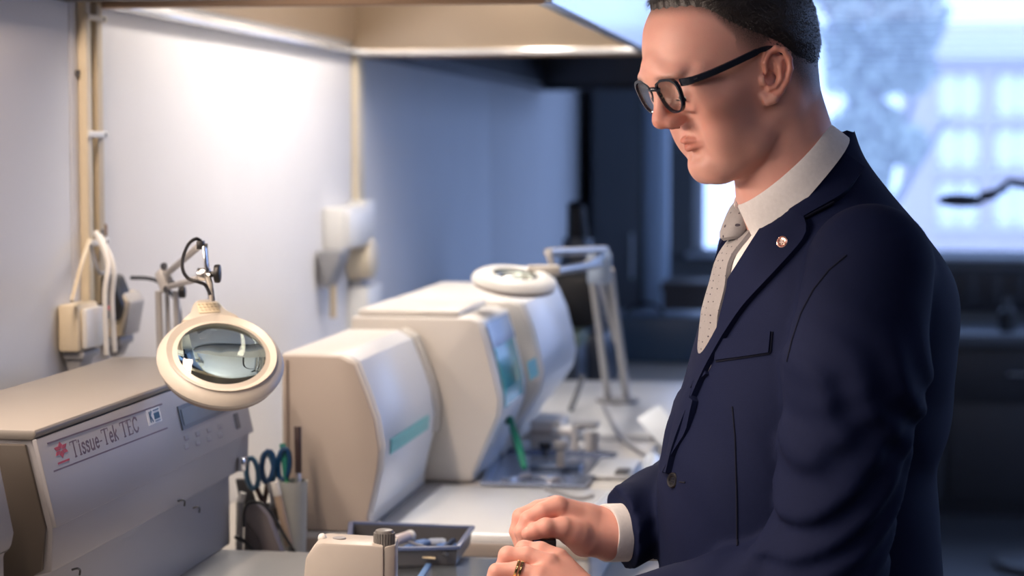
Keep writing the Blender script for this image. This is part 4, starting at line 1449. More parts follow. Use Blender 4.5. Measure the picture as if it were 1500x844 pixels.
th_ = thing('syringe', 'short white-tipped tool leaning left of the grey wallet', 'tool', onY(352, 830, Yc + .03))
cylobj('barrel', onY(350, 838, Yc + .03), onY(352, 735, Yc + .03), .006, M_grey, th_, n=12)
cylobj('tip', onY(352, 735, Yc + .03), onY(356, 722, Yc + .03), .006, M_white, th_, r2=.005, n=12)
bm = B(); add_prism(bm, [onY(344, 702, Yc + .05), onY(364, 702, Yc + .05), onY(374, 735, Yc + .05), onY(352, 742, Yc + .05)], (0, .008, 0), .002)
obj('fin', bm, M_dkgrey, th_)

# ------------------------------------------------------------------ press with knob, foreground
kp = thing('specimen_press', 'beige press block with a grey knurled knob, in the foreground by the hands', 'press', at(505, 900, 2.42))
kp.location.z = 1.0
Dk = 2.45
bk = [at(437, 870, Dk), at(447, 818, Dk), at(462, 796, Dk), at(473, 795, Dk), at(562, 800, Dk), at(562, 870, Dk)]
for p in bk[:1] + bk[-1:]:
    p.z = 1.0035
fw = V(-sy, cy, 0)
dz = V(0, 0, 0)
bm = B(); add_prism(bm, bk, fw * .062 + rgt * .004, .004)
obj('block', bm, mat('press_beige', (.52, .47, .42), .4), kp)
bm = B()
add_prism(bm, [at(562.5, 802, Dk + .002), at(580, 798, Dk + .01), V(*at(579, 870, Dk + .01).xy, 1.0035), V(*at(562.5, 870, Dk + .002).xy, 1.0035)], fw * .05, .003)
obj('nose', bm, mat('press_beige2', (.44, .40, .36), .4), kp)
bm = B(); p = at(497, 789, Dk + .03); add_cyl(bm, p - V(0, 0, .004), p + V(0, 0, .0012), .008, n=20); 
obj('screw_cap', bm, M_case, kp)
bm = B(); p = at(472, 788, Dk + .03); add_sphere(bm, p, .0055)
obj('pin', bm, M_white, kp)
kb0 = at(563, 800, Dk + .02)
bm = B()
for k in range(24):
    a = 2 * math.pi * k / 24
    add_cyl(bm, kb0 + V(math.cos(a) * .0115, math.sin(a) * .0115, .001), kb0 + V(math.cos(a) * .0115, math.sin(a) * .0115, .0165), .0017, n=6)
add_lathe(bm, kb0, (0, 0, 1), [(.011, -.001), (.0118, 0), (.0118, .016), (.0105, .0195), (.008, .0205), (.0001, .0205)], 32)
obj('knob', bm, mat('knob_grey', (.17, .165, .16), .4), kp, label='grey knurled knob')
cylobj('knob_foot', kb0 - V(0, 0, .016), kb0 - V(0, 0, .001), .0105, mat('knob_grey', (.17, .165, .16), .4), kp, bev=.001)
cylobj('stem', kb0 - V(0, 0, .047), kb0 - V(0, 0, .016), .0038, M_dkgrey, kp, n=12)

# ------------------------------------------------------------------ instrument tray
ty = thing('instrument_tray', 'dark blue-rimmed instrument tray between press and white worktop', 'tray', at(600, 800, 2.75))
zr = 1.030
tA, tB, tC, tD = onZ(512, 806, zr), onZ(668, 803, zr), onZ(689, 774, zr), onZ(517, 768, zr)
ty.location.z = 1.0
ctr = (tA + tB + tC + tD) / 4
def lofted(scale_, z):
    return [V(*(ctr + (p - ctr) * scale_).xy, z) for p in (tA, tB, tC, tD)]
rings = [lofted(.97, 1.0035), lofted(1.0, 1.008), lofted(1.02, zr), lofted(.985, zr), lofted(.955, 1.008)]
bm = B()
vr = [[bm.verts.new(p) for p in r] for r in rings]
for i in range(4):
    for j in range(4):
        k = (j + 1) % 4
        bm.faces.new((vr[i][j], vr[i][k], vr[i + 1][k], vr[i + 1][j]))
bm.faces.new(vr[0][::-1]); bm.faces.new(vr[-1])
obj('tray', bm, mat('tray_dark', (.09, .09, .10), .4), ty, smooth=False)
bm = B()
pr_ = lofted(1.035, zr + .001)
for j in range(4):
    a, b = pr_[j], pr_[(j + 1) % 4]
    add_obox(bm, (a + b) / 2, (b - a) / 2, (b - a).normalized().cross(V(0, 0, 1)) * .0035, V(0, 0, .0025), .001)
obj('rim', bm, mat('tray_rim', (.10, .14, .28), .3), ty)
M_cblue = mat('cassette_blue', (.12, .25, .58), .35)
for i, (u, v, an, m_) in enumerate(((606, 803, .3, M_cblue), (618, 796, 1.0, M_cblue), (594, 808, -.5, M_cblue), (640, 794, .2, mat('cassette_pale', (.45, .52, .66), .35)), (655, 800, .8, M_cblue), (570, 802, .4, mat('cassette_pale', (.45, .52, .66), .35)))):
    c = onZ(u, v, 1.0135)
    o = thing('cassette', ['blue cassette left of the wooden stick in the tray', 'blue cassette standing slantwise near the tray middle', 'blue cassette lowest at the front of the tray', 'pale cassette toward the right back of the tray', 'blue cassette at the right end of the tray', 'pale cassette hidden partly behind the press knob'][i], 'cassette', c, 'cassettes in the tray')
    ax = V(math.cos(an), math.sin(an), 0); ay = V(-math.sin(an), math.cos(an), 0)
    bm = B(); add_obox(bm, c, ax * .013, ay * .009, V(0, 0, .003), .001)
    obj('body', bm, m_, o)
    bm = B(); add_obox(bm, c + V(0, 0, .0035), ax * .010, ay * .006, V(0, 0, .0008))
    obj('lid', bm, m_, o, smooth=False)
a = onZ(600, 814, 1.018); b = onZ(638, 818, 1.018)
bm = B(); add_obox(bm, (a + b) / 2, (b - a) / 2, V(-sy, cy, 0) * .004, V(0, 0, .0012), .0008)
tag(obj('wooden_stick', bm, mat('pale_wood', (.72, .60, .40), .5)), 'pale wooden stick lying at the front of the tray', 'stick')
a = onZ(578, 792, 1.024); b = onZ(598, 786, 1.024)
tg = thing('sample_tube', 'whitish sample tube lying right behind the press knob', 'tube', a)
cylobj('tube', a, b, .0075, mat('tube_pale', (.66, .58, .58), .3), tg, bev=.002)
cylobj('cap', b, b + (b - a).normalized() * .008, .0082, M_white, tg, bev=.001)
for i, (u0, v0, u1, v1, m_, lb) in enumerate(((600, 795, 655, 812, M_steel, 'steel forceps lying across the tray towards its right end'), (648, 806, 664, 792, mat('navy_pen', (.02, .04, .10), .3), 'short navy pen at the right side of the tray'))):
    a = onZ(u0, v0, 1.020); b = onZ(u1, v1, 1.024)
    tag(tubeobj('forceps' if i == 0 else 'pen', [a, a.lerp(b, .5), b], .0028 if i == 0 else .004, m_), lb, 'forceps' if i == 0 else 'pen')
# steel plate near the hands, bottom of the picture
a = onZ(615, 838, 1.0045)
pl = thing('steel_plate', 'steel plate with a blue edge at the bottom beside the ring hand', 'plate', onZ(670, 850, 1.0035))
q4 = [onZ(628, 832, 1.0045), onZ(750, 836, 1.0045), onZ(750, 900, 1.0045), onZ(590, 890, 1.0045)]
bm = B(); add_prism(bm, q4, (0, 0, .004), .001)
obj('plate', bm, M_plate, pl)
bm = B(); add_obox(bm, (q4[0] + q4[3]) / 2 + V(0, 0, .0035), (q4[0] - q4[3]) / 2, V(-.004, 0, 0), V(0, 0, .003), .001)
obj('blue_edge', bm, mat('blue_edge', (.14, .30, .62), .35), pl)
# ================================================================== PERSON
# signed-distance sculpting on numpy grids, meshed with surface nets
F32 = np.float32


class Field:
    def __init__(s, lo, hi, h):
        s.lo = np.array(lo, float)
        s.h = h
        n = np.ceil((np.array(hi, float) - s.lo) / h).astype(int) + 1
        s.n = n
        ax = [(s.lo[i] + h * np.arange(n[i])).astype(F32) for i in range(3)]
        s.X = ax[0][:, None, None]
        s.Y = ax[1][None, :, None]
        s.Z = ax[2][None, None, :]

    def full(s):
        return (np.broadcast_to(s.X, s.n).copy(), np.broadcast_to(s.Y, s.n).copy(), np.broadcast_to(s.Z, s.n).copy())


def cone(P, a, b, ra, rb):
    X, Y, Z = P
    a = [F32(q) for q in a]; b = [F32(q) for q in b]
    d = [b[i] - a[i] for i in range(3)]
    L2 = max(sum(q * q for q in d), F32(1e-9))
    px, py, pz = X - a[0], Y - a[1], Z - a[2]
    t = np.clip((px * d[0] + py * d[1] + pz * d[2]) / L2, 0, 1)
    return np.sqrt((px - t * d[0]) ** 2 + (py - t * d[1]) ** 2 + (pz - t * d[2]) ** 2) - (F32(ra) + F32(rb - ra) * t)


def ell(P, c, r, R=None):
    X, Y, Z = P
    px, py, pz = X - F32(c[0]), Y - F32(c[1]), Z - F32(c[2])
    if R is not None:
        R = np.array(R, F32)
        px, py, pz = (R[0, 0] * px + R[1, 0] * py + R[2, 0] * pz, R[0, 1] * px + R[1, 1] * py + R[2, 1] * pz,
                      R[0, 2] * px + R[1, 2] * py + R[2, 2] * pz)
    k0 = np.sqrt((px / F32(r[0])) ** 2 + (py / F32(r[1])) ** 2 + (pz / F32(r[2])) ** 2)
    k1 = np.sqrt((px / F32(r[0] ** 2)) ** 2 + (py / F32(r[1] ** 2)) ** 2 + (pz / F32(r[2] ** 2)) ** 2)
    return k0 * (k0 - 1) / np.maximum(k1, F32(1e-6))


def smin(a, b, k):
    h = np.clip(F32(.5) + F32(.5 / k) * (b - a), 0, 1)
    return b + (a - b) * h - F32(k) * h * (1 - h)


def smax(a, b, k):
    return -smin(-a, -b, k)


def poly_tube(P, pts, rs, k=0.0015):
    f = None
    if not isinstance(rs, (list, tuple)):
        rs = [rs] * len(pts)
    for i in range(len(pts) - 1):
        c = cone(P, pts[i], pts[i + 1], rs[i], rs[i + 1])
        f = c if f is None else np.minimum(f, c) if k == 0 else smin(f, c, k)
    return f


def surface_nets(F, lo, h):
    n = np.array(F.shape)
    S = F < 0
    c = np.zeros(n - 1, np.int8)
    for dx in (0, 1):
        for dy in (0, 1):
            for dz in (0, 1):
                c += S[dx:n[0] - 1 + dx, dy:n[1] - 1 + dy, dz:n[2] - 1 + dz]
    act = (c > 0) & (c < 8)
    idx = np.argwhere(act)
    num = np.full(act.shape, -1, np.int32)
    num[act] = np.arange(len(idx))
    acc = np.zeros((len(idx), 3)); cnt = np.zeros(len(idx))
    i0, j0, k0 = idx.T
    for ax in range(3):
        for u in (0, 1):
            for v in (0, 1):
                o = [0, 0, 0]
                oth = [q for q in range(3) if q != ax]
                o[oth[0]], o[oth[1]] = u, v
                a = F[i0 + o[0], j0 + o[1], k0 + o[2]]
                o2 = list(o); o2[ax] = 1
                b = F[i0 + o2[0], j0 + o2[1], k0 + o2[2]]
                m = (a < 0) != (b < 0)
                t = np.where(m, a / np.where(m, a - b, 1), 0)
                p = np.zeros((len(idx), 3))
                p[:, oth[0]] = u; p[:, oth[1]] = v; p[:, ax] = t
                acc += p * m[:, None]; cnt += m
    verts = (idx + acc / cnt[:, None]) * h + lo
    quads = []
    for ax in range(3):
        oth = [q for q in range(3) if q != ax]
        sl0 = [slice(1, n[q] - 1) for q in range(3)]; sl0[ax] = slice(0, n[ax] - 1)
        sl1 = list(sl0); sl1[ax] = slice(1, n[ax])
        A, Bq = S[tuple(sl0)], S[tuple(sl1)]
        e = np.argwhere(A != Bq)
        if not len(e):
            continue
        base = e.copy()
        for q in oth:
            base[:, q] += 1
        flip = A[tuple(e.T)]

        def cell(du, dv):
            q = base.copy(); q[:, oth[0]] -= du; q[:, oth[1]] -= dv
            return num[tuple(q.T)]
        Q = np.stack([cell(1, 1), cell(0, 1), cell(0, 0), cell(1, 0)], 1)
        if ax == 1:
            flip = ~flip
        Q[~flip] = Q[~flip][:, ::-1]
        quads.append(Q)
    return verts, np.concatenate(quads)


def np_mesh(name, parts, m, parent, attr=None, label=None):
    """parts: list of (verts world, quads); joined into ONE mesh object"""
    off = np.array(root_of(parent).location)
    vs, qs, o = [], [], 0
    for v, q in parts:
        vs.append(v - off); qs.append(q + o); o += len(v)
    vs = np.concatenate(vs); qs = np.concatenate(qs)
    me = bpy.data.meshes.new(name)
    me.vertices.add(len(vs)); me.vertices.foreach_set('co', vs.astype(F32).ravel())
    me.loops.add(len(qs) * 4); me.loops.foreach_set('vertex_index', qs.astype(np.int32).ravel())
    me.polygons.add(len(qs))
    me.polygons.foreach_set('loop_start', np.arange(0, len(qs) * 4, 4, dtype=np.int32))
    me.polygons.foreach_set('use_smooth', np.ones(len(qs), bool))
    me.update(calc_edges=True)
    me.validate()
    if attr is not None:
        for nm, val in attr.items():
            a = me.attributes.new(nm, 'FLOAT', 'POINT')
            a.data.foreach_set('value', val.astype(F32))
    me.materials.append(m)
    ob = bpy.data.objects.new(name, me)
    COL.objects.link(ob)
    ob.parent = parent
    if label:
        ob['label'] = label
    return ob


Rv = np.array([cy, sy, 0.0]); Fv = np.array([-sy, cy, 0.0]); Uv = np.array([0, 0, 1.0])


def basis(alpha, pitch=0.0, roll=0.0):
    a = math.radians(alpha); p = math.radians(pitch); r = math.radians(roll)
    fw = -math.cos(a) * Rv - math.sin(a) * Fv
    lf = math.sin(a) * Rv - math.cos(a) * Fv
    x = math.cos(p) * fw - math.sin(p) * Uv
    z = math.sin(p) * fw + math.cos(p) * Uv
    l2 = math.cos(r) * lf + math.sin(r) * z
    z2 = -math.sin(r) * lf + math.cos(r) * z
    return np.stack([x, l2, z2], 1)


# ------------------------------------------------------------------ placement
KB = 0.967
DB = 2.45 * KB
OB = np.array(at(1180, 300, DB))
MB_ = basis(9)
DH = 2.32
OH = np.array(at(1082, 112, DH))
MH = basis(24, 20)


def b2w(p):
    """body local (x forward, y left, z height) to world"""
    p = np.asarray(p, float)
    q = p.copy()
    q[..., 0] *= KB; q[..., 1] *= KB
    w = np.stack([OB[0] + q[..., 0] * MB_[0, 0] + q[..., 1] * MB_[0, 1], OB[1] + q[..., 0] * MB_[1, 0] + q[..., 1] * MB_[1, 1],
                  1.58 + KB * (q[..., 2] - 1.58)], -1)
    return w


def w2b(w):
    w = np.asarray(w, float)
    d = w - np.array([OB[0], OB[1], 0])
    x = d[..., 0] * MB_[0, 0] + d[..., 1] * MB_[1, 0]
    y = d[..., 0] * MB_[0, 1] + d[..., 1] * MB_[1, 1]
    return np.stack([x / KB, y / KB, 1.58 + (w[..., 2] - 1.58) / KB], -1)


def h2w(p):
    return OH + np.asarray(p, float) @ MH.T


def w2h(w):
    return (np.asarray(w, float) - OH) @ MH


person = thing('person', 'man in navy suit and spotted grey tie, standing, looking down at his hands', 'person', (OB[0], OB[1], 0))

# ------------------------------------------------------------------ materials
M_skin = bpy.data.materials.new('skin')
M_skin.use_nodes = True
nt = M_skin.node_tree
b_ = nt.nodes['Principled BSDF']
b_.inputs['Roughness'].default_value = 0.48
b_.inputs['Subsurface Weight'].default_value = 0.25
b_.inputs['Subsurface Radius'].default_value = (1.0, 0.35, 0.2)
b_.inputs['Subsurface Scale'].default_value = 0.006
b_.inputs['Specular IOR Level'].default_value = 0.4


def node(t, **k):
    n = nt.nodes.new(t)
    for a, v in k.items():
        setattr(n, a, v)
    return n


tc = node('ShaderNodeTexCoord')
nz = node('ShaderNodeTexNoise'); nz.inputs['Scale'].default_value = 45; nz.inputs['Detail'].default_value = 5
nt.links.new(tc.outputs['Object'], nz.inputs['Vector'])
mx = node('ShaderNodeMix', data_type='RGBA')
mx.inputs[6].default_value = (0.71, 0.35, 0.285, 1); mx.inputs[7].default_value = (0.79, 0.44, 0.36, 1)
nt.links.new(nz.outputs[0], mx.inputs[0])
red = node('ShaderNodeAttribute', attribute_name='redness')
mr = node('ShaderNodeMix', data_type='RGBA'); mr.inputs[7].default_value = (0.58, 0.20, 0.15, 1)
nt.links.new(red.outputs['Fac'], mr.inputs[0]); nt.links.new(mx.outputs[2], mr.inputs[6])
stb = node('ShaderNodeAttribute', attribute_name='stubble')
n2 = node('ShaderNodeTexNoise'); n2.inputs['Scale'].default_value = 900; n2.inputs['Detail'].default_value = 1
nt.links.new(tc.outputs['Object'], n2.inputs['Vector'])
mm = node('ShaderNodeMath', operation='MULTIPLY_ADD')
nt.links.new(n2.outputs[0], mm.inputs[0]); mm.inputs[1].default_value = 0.6; mm.inputs[2].default_value = 0.62
m3_ = node('ShaderNodeMath', operation='MULTIPLY')
nt.links.new(mm.outputs[0], m3_.inputs[0]); nt.links.new(stb.outputs['Fac'], m3_.inputs[1])
ms = node('ShaderNodeMix', data_type='RGBA'); ms.inputs[7].default_value = (0.055, 0.040, 0.036, 1)
nt.links.new(m3_.outputs[0], ms.inputs[0]); nt.links.new(mr.outputs[2], ms.inputs[6])
nt.links.new(ms.outputs[2], b_.inputs['Base Color'])
n3 = node('ShaderNodeTexNoise'); n3.inputs['Scale'].default_value = 700; n3.inputs['Detail'].default_value = 3
nt.links.new(tc.outputs['Object'], n3.inputs['Vector'])
bp_ = node('ShaderNodeBump'); bp_.inputs['Strength'].default_value = .12; bp_.inputs['Distance'].default_value = .001
nt.links.new(n3.outputs[0], bp_.inputs['Height']); nt.links.new(bp_.outputs[0], b_.inputs['Normal'])


def cloth(name, col, rough, sheen, wscale, wstr):
    m = mat(name, col, rough, var=.10, scale=220)
    n = m.node_tree
    b = n.nodes['Principled BSDF']
    b.inputs['Sheen Weight'].default_value = sheen
    b.inputs['Sheen Roughness'].default_value = .5
    b.inputs['Specular IOR Level'].default_value = .15
    tc = n.nodes.new('ShaderNodeTexCoord')
    w = n.nodes.new('ShaderNodeTexNoise'); w.inputs['Scale'].default_value = wscale
    n.links.new(tc.outputs['Object'], w.inputs['Vector'])
    bp = n.nodes.new('ShaderNodeBump'); bp.inputs['Strength'].default_value = wstr; bp.inputs['Distance'].default_value = .0008
    n.links.new(w.outputs[0], bp.inputs['Height']); n.links.new(bp.outputs[0], b.inputs['Normal'])
    return m


M_suit = cloth('navy_wool', (0.0052, 0.0092, 0.038), .8, .0, 900, .25)
M_suit2 = cloth('navy_wool_seam', (0.006, 0.008, 0.022), .8, .05, 900, .2)
M_trous = cloth('navy_trousers', (0.012, 0.016, 0.040), .75, .1, 900, .2)
M_shirt = cloth('white_shirt', (0.74, 0.72, 0.72), .7, .1, 1200, .15)
M_hairm = mat('dark_hair', (0.032, 0.025, 0.024), .42, var=.35, scale=300, bump=.5, bscale=500)
M_tie = mat('grey_tie', (0.30, 0.285, 0.29), .6, var=.10, scale=300, bump=.15, bscale=900)
n_t = M_tie.node_tree
tcn = n_t.nodes.new('ShaderNodeUVMap')
vo = n_t.nodes.new('ShaderNodeTexVoronoi'); vo.inputs['Scale'].default_value = 1.0; vo.inputs['Randomness'].default_value = .15
n_t.links.new(tcn.outputs[0], vo.inputs['Vector'])
lt = n_t.nodes.new('ShaderNodeMath'); lt.operation = 'LESS_THAN'; lt.inputs[1].default_value = .13
n_t.links.new(vo.outputs['Distance'], lt.inputs[0])
bs_ = n_t.nodes['Principled BSDF']
src = bs_.inputs['Base Color'].links[0].from_socket
mxx = n_t.nodes.new('ShaderNodeMix'); mxx.data_type = 'RGBA'; mxx.inputs[7].default_value = (0.045, 0.035, 0.055, 1)
n_t.links.new(lt.outputs[0], mxx.inputs[0]); n_t.links.new(src, mxx.inputs[6]); n_t.links.new(mxx.outputs[2], bs_.inputs['Base Color'])

# ------------------------------------------------------------------ head
NK1 = w2h(at(1140, 215, 2.335)); NK2 = w2h(at(1158, 300, 2.345)); NK3 = w2h(at(1172, 370, 2.36))
g = Field((-.135, -.105, -.235), (.14, .105, .168), .002)
P = g.full()
X, Y, Z = P
AY = np.abs(Y)
PA = (X, AY, Z)
# slice table: z, front, back, half width, width exponent
T = np.array([
    (-.113, .040, -.00, .014), (-.104, .062, -.01, .028), (-.095, .0735, -.018, .038), (-.083, .0800, -.03, .047), (-.070, .0800, -.05, .053), (-.050, .0775, -.07, .0585),
    (-.030, .0825, -.084, .063), (-.010, .0890, -.0935, .0665), (.010, .0945, -.0985, .0695), (.030, .1010, -.1015, .072),
    (.050, .1015, -.102, .0745), (.070, .0960, -.0985, .0735), (.090, .0855, -.089, .068), (.105, .0700, -.074, .057), (.118, .045, -.05, .038), (.126, .012, -.02, .012), (.150, .005, -.01, .004)])
zz = g.Z.ravel()


def spl(col):
    from_z = T[:, 0]
    d = np.gradient(T[:, col], from_z)
    i = np.clip(np.searchsorted(from_z, zz) - 1, 0, len(from_z) - 2)
    h_ = from_z[i + 1] - from_z[i]
    t = np.clip((zz - from_z[i]) / h_, 0, 1)
    a, b2 = T[i, col], T[i + 1, col]
    m0, m1 = d[i] * h_, d[i + 1] * h_
    return ((2 * t ** 3 - 3 * t ** 2 + 1) * a + (t ** 3 - 2 * t ** 2 + t) * m0 + (-2 * t ** 3 + 3 * t ** 2) * b2 + (t ** 3 - t ** 2) * m1).astype(F32)


xf, xb_, hw = spl(1), spl(2), spl(3)
xc_ = (-.012 + 0 * xf)
xc_ = np.clip(xc_, xb_ + .01, xf - .01)
XC = xc_[None, None, :]
aF = (xf - xc_)[None, None, :]; aB = (xc_ - xb_)[None, None, :]
ex = np.where(X > XC, (X - XC) / np.maximum(aF, .004), (X - XC) / np.maximum(aB, .004))
ey_ = AY / np.maximum(hw[None, None, :], .004)
q = F32(2.25)
rr_ = (np.abs(ex) ** q + ey_ ** q) ** (1 / q)
f = (rr_ - 1) * np.maximum(np.minimum(np.minimum(hw[None, None, :], aF), F32(.075)), F32(.03))
f = smax(f, Z - F32(.1275), .01)
f = smax(f, -(Z + F32(.101)), .012)
del ex, ey_, rr_
f_skull0 = f.copy()
# jaw, cheeks, brow
f = smin(f, cone(PA, (-.002, .0515, -.048), (.030, .0455, -.072), .009, .010), .022)
f = smin(f, cone(PA, (.030, .0455, -.072), (.066, .016, -.087), .010, .011), .022)
f = smin(f, ell(PA, (.058, .047, -.010), (.026, .018, .017)), .022)
f = smin(f, ell(PA, (.052, .038, -.045), (.028, .020, .030)), .02)
f = smin(f, ell(PA, (.094, .024, .033), (.012, .022, .0085)), .014)
f = smin(f, ell(PA, (.097, .0, .040), (.011, .02, .016)), .014)
f = smin(f, ell(PA, (.074, .050, .012), (.014, .008, .018)), .014)
# muzzle + chin
f = smin(f, ell(P, (.064, 0, -.046), (.0195, .024, .024)), .012)
f = smin(f, ell(P, (.0735, 0, -.0785), (.0150, .020, .0135)), .012)
f = smin(f, ell(P, (.046, 0, -.086), (.030, .030, .014)), .02)
# eye sockets
f = smax(f, -ell(PA, (.103, .030, .0125), (.013, .0175, .0125)), .014)
# nose
f = smin(f, cone(P, (.0965, 0, .026), (.1085, 0, -.006), .0072, .0080), .010)
f = smin(f, ell(P, (.1090, 0, -.0140), (.0115, .0105, .0095)), .008)
f = smin(f, ell(PA, (.0980, .0115, -.0178), (.0130, .0060, .0078)), .007)
f = smin(f, cone(P, (.100, 0, -.022), (.0945, 0, -.0280), .0052, .0042), .006)
f = smax(f, -ell(PA, (.1030, .0060, -.0262), (.0060, .0028, .0045)), .003)
# lids
f = smin(f, ell(PA, (.0830, .0312, .0120), (.0135, .0145, .0122)), .006)
f = smax(f, -cone(PA, (.0985, .0225, .0055), (.0925, .0395, .0062), .0010, .0009), .0016)
# lips
f = smin(f, cone(PA, (.0896, .0030, -.0446), (.0785, .0220, -.0492), .0042, .0022), .0035)
f = smin(f, cone(PA, (.0884, 0, -.0552), (.0785, .0200, -.0512), .0046, .0026), .0035)
f = smax(f, -cone(PA, (.0942, 0, -.0498), (.0808, .0255, -.0504), .0013, .0011), .0022)
f = smax(f, -cone(P, (.0960, 0, -.031), (.0950, 0, -.039), .0018, .0022), .006)
f = smax(f, -cone(PA, (.0930, 0, -.0640), (.086, .010, -.0645), .0024, .0020), .010)
# ear plate, helix, antihelix, tragus, lobe
ea = math.radians(24)
def E(u, w, o=0.0):
    """ear coords: u back, w up (tilted back), o outwards -> head local"""
    th_ = math.radians(16)
    u, w = u * .95, w * .94
    uu = u * math.cos(th_) + w * math.sin(th_)
    ww = -u * math.sin(th_) + w * math.cos(th_)
    return (.010 - uu * math.cos(ea) + o * math.sin(ea) * .3, .0665 + uu * math.sin(ea) + o * math.cos(ea), .001 + ww)
helix = [E(.004, .004, .004), E(.0015, .016, .006), E(.006, .027, .006), E(.0145, .0325, .006), E(.024, .030, .006), E(.0305, .020, .005), E(.0315, .008, .005), E(.028, -.006, .004), E(.021, -.018, .004), E(.0125, -.0265, .003)]
fe = poly_tube(PA, helix, [.0028, .003, .0032, .0034, .0034, .0034, .0034, .0033, .0034, .0048], .002)
fe = smin(fe, poly_tube(PA, [E(.0125, -.0265, .003), E(.006, -.029, .002), E(.001, -.022, .0)], [.0052, .0052, .0036]), .004)
plate = poly_tube(PA, [E(.012, .022, -.001), E(.020, .012, -.001), E(.020, -.002, -.001), E(.012, -.018, -.001)], [.0095, .0115, .0105, .007], .004)
R_e = None
flat = np.abs((PA[0] - F32(E(.015, 0)[0])) * F32(math.sin(ea)) + (PA[1] - F32(E(.015, 0)[1])) * F32(math.cos(ea))) - F32(.0022)
plate = smax(plate, flat, .002)
fe = smin(fe, plate, .0025)
fe = smin(fe, poly_tube(PA, [E(.013, .022, .002), E(.020, .010, .0045), E(.0205, -.003, .0045), E(.014, -.0125, .004), E(.0075, -.0135, .0035)], [.0022, .0028, .003, .003, .0034], .002), .003)
fe = smin(fe, poly_tube(PA, [E(.020, .010, .0040), E(.022, .020, .003)], [.0024, .0018]), .003)
fe = smin(fe, ell(PA, E(.0015, -.005, .003), (.0050, .0035, .0058)), .003)
fe = smax(fe, -ell(PA, E(.0105, -.002, .003), (.0055, .0048, .0078)), .003)
f = smin(f, fe, .003)
f = smax(f, -ell(PA, E(.0075, -.003, .000), (.0045, .006, .0055)), .003)
# neck
fn = smin(cone(P, NK1, NK2, .0525, .0520), cone(P, NK2, NK3, .0520, .040), .02)
fn = smin(fn, cone(P, (-.035, 0, -.030), NK2 + np.array([-.010, 0, 0]), .055, .052), .03)
f_skull = smin(f_skull0, fn, .010) + F32(.0004)
fn2 = smin(fn, cone(PA, (-.022, .052, -.040), (NK2[0] + .036, .022, NK2[2] - .01), .010, .010), .018)
f = smin(f, fn2, .010)
vh, qh = surface_nets(f, g.lo, g.h)
# skin folds pressed into the finished surface: under the jaw, beside the mouth
_w = h2w(vh)
_b = BVHTree.FromPolygons([Vector(v) for v in _w], [tuple(int(i) for i in f_) for f_ in qh])
for path, dep, wid in (([(1143, 200), (1132, 222), (1117, 243), (1098, 258), (1084, 266)], .0034, .0034),
                       ([(1008, 184), (1017, 196), (1023, 208)], .0012, .0030)):
    cp_ = []
    for (u0, v0), (u1, v1) in zip(path[:-1], path[1:]):
        for k in range(6):
            t = k / 6
            loc, nr_, _, _ = _b.ray_cast(V(0, 0, CAMZ), ray(u0 + (u1 - u0) * t, v0 + (v1 - v0) * t).normalized(), 10)
            if loc is not None:
                cp_.append((np.array(loc), np.array(nr_)))
    n_c = len(cp_)
    for k, (p_, n_q) in enumerate(cp_):
        fall = math.sin(math.pi * (k + .5) / n_c) ** .6
        d2 = np.sum((_w - p_) ** 2, 1)
        wgt = np.exp(-d2 / wid ** 2) * fall * dep / 2.2
        vh = vh - wgt[:, None] * (n_q @ MH)[None]


def hair_amount(x, y, z):
    """signed amount inside the hair region (m)"""
    zl = np.interp(x, [-.12, -.07, -.040, -.022, -.004, .012, .027, .036, .044, .056, .072, .084, .10, .12],
                   [-.048, -.046, -.026, .004, .020, .034, .052, .068, .084, .094, .100, .105, .112, .120])
    return z - zl


def sstep(a, b, x):
    t = np.clip((x - a) / (b - a), 0, 1)
    return t * t * (3 - 2 * t)


ha = hair_amount(vh[:, 0], vh[:, 1], vh[:, 2])
stub = sstep(-.030, .022, ha) * .95
# ears and the face stay clear
ear_d = np.linalg.norm((vh - np.array([-.016, 0, 0]))[:, [0, 2]] / np.array([.026, .038]), axis=1)
stub *= np.where(np.abs(vh[:, 1]) > .0685, sstep(.85, 1.15, ear_d), 1)
stub *= np.where(vh[:, 0] > .03, sstep(-.012, .006, ha), 1)
# beard shade on jaw
bd = np.exp(-(((vh[:, 2] + .075) / .035) ** 2)) * sstep(-.01, .04, vh[:, 0]) * (f_in := 1.0)
stub = np.maximum(stub, .10 * bd)
# brows and lashes
br = np.exp(-(((np.abs(vh[:, 1]) - .031) / .016) ** 4)) * np.exp(-(((vh[:, 2] - .0335 + .0000) / .0040) ** 2)) * (vh[:, 0] > .08)
stub = np.maximum(stub, .75 * br)
rd = .75 * np.exp(-np.sum(((vh - np.array([.112, 0, -.014])) / np.array([.018, .018, .016])) ** 2, 1))
rd = np.maximum(rd, .50 * ((np.abs(vh[:, 1]) > .0705) & (ear_d < 1.05)))
rd = np.maximum(rd, .35 * np.exp(-np.sum(((np.abs(vh) * [1, 1, 0] + vh * [0, 0, 1] - np.array([.07, .05, -.02])) / .025) ** 2, 1)))
lipm = np.exp(-(((vh[:, 2] + .0500) / .0088) ** 4)) * np.exp(-((vh[:, 1] / .021) ** 4)) * sstep(.078, .084, vh[:, 0])
rd = np.maximum(rd, .9 * lipm)

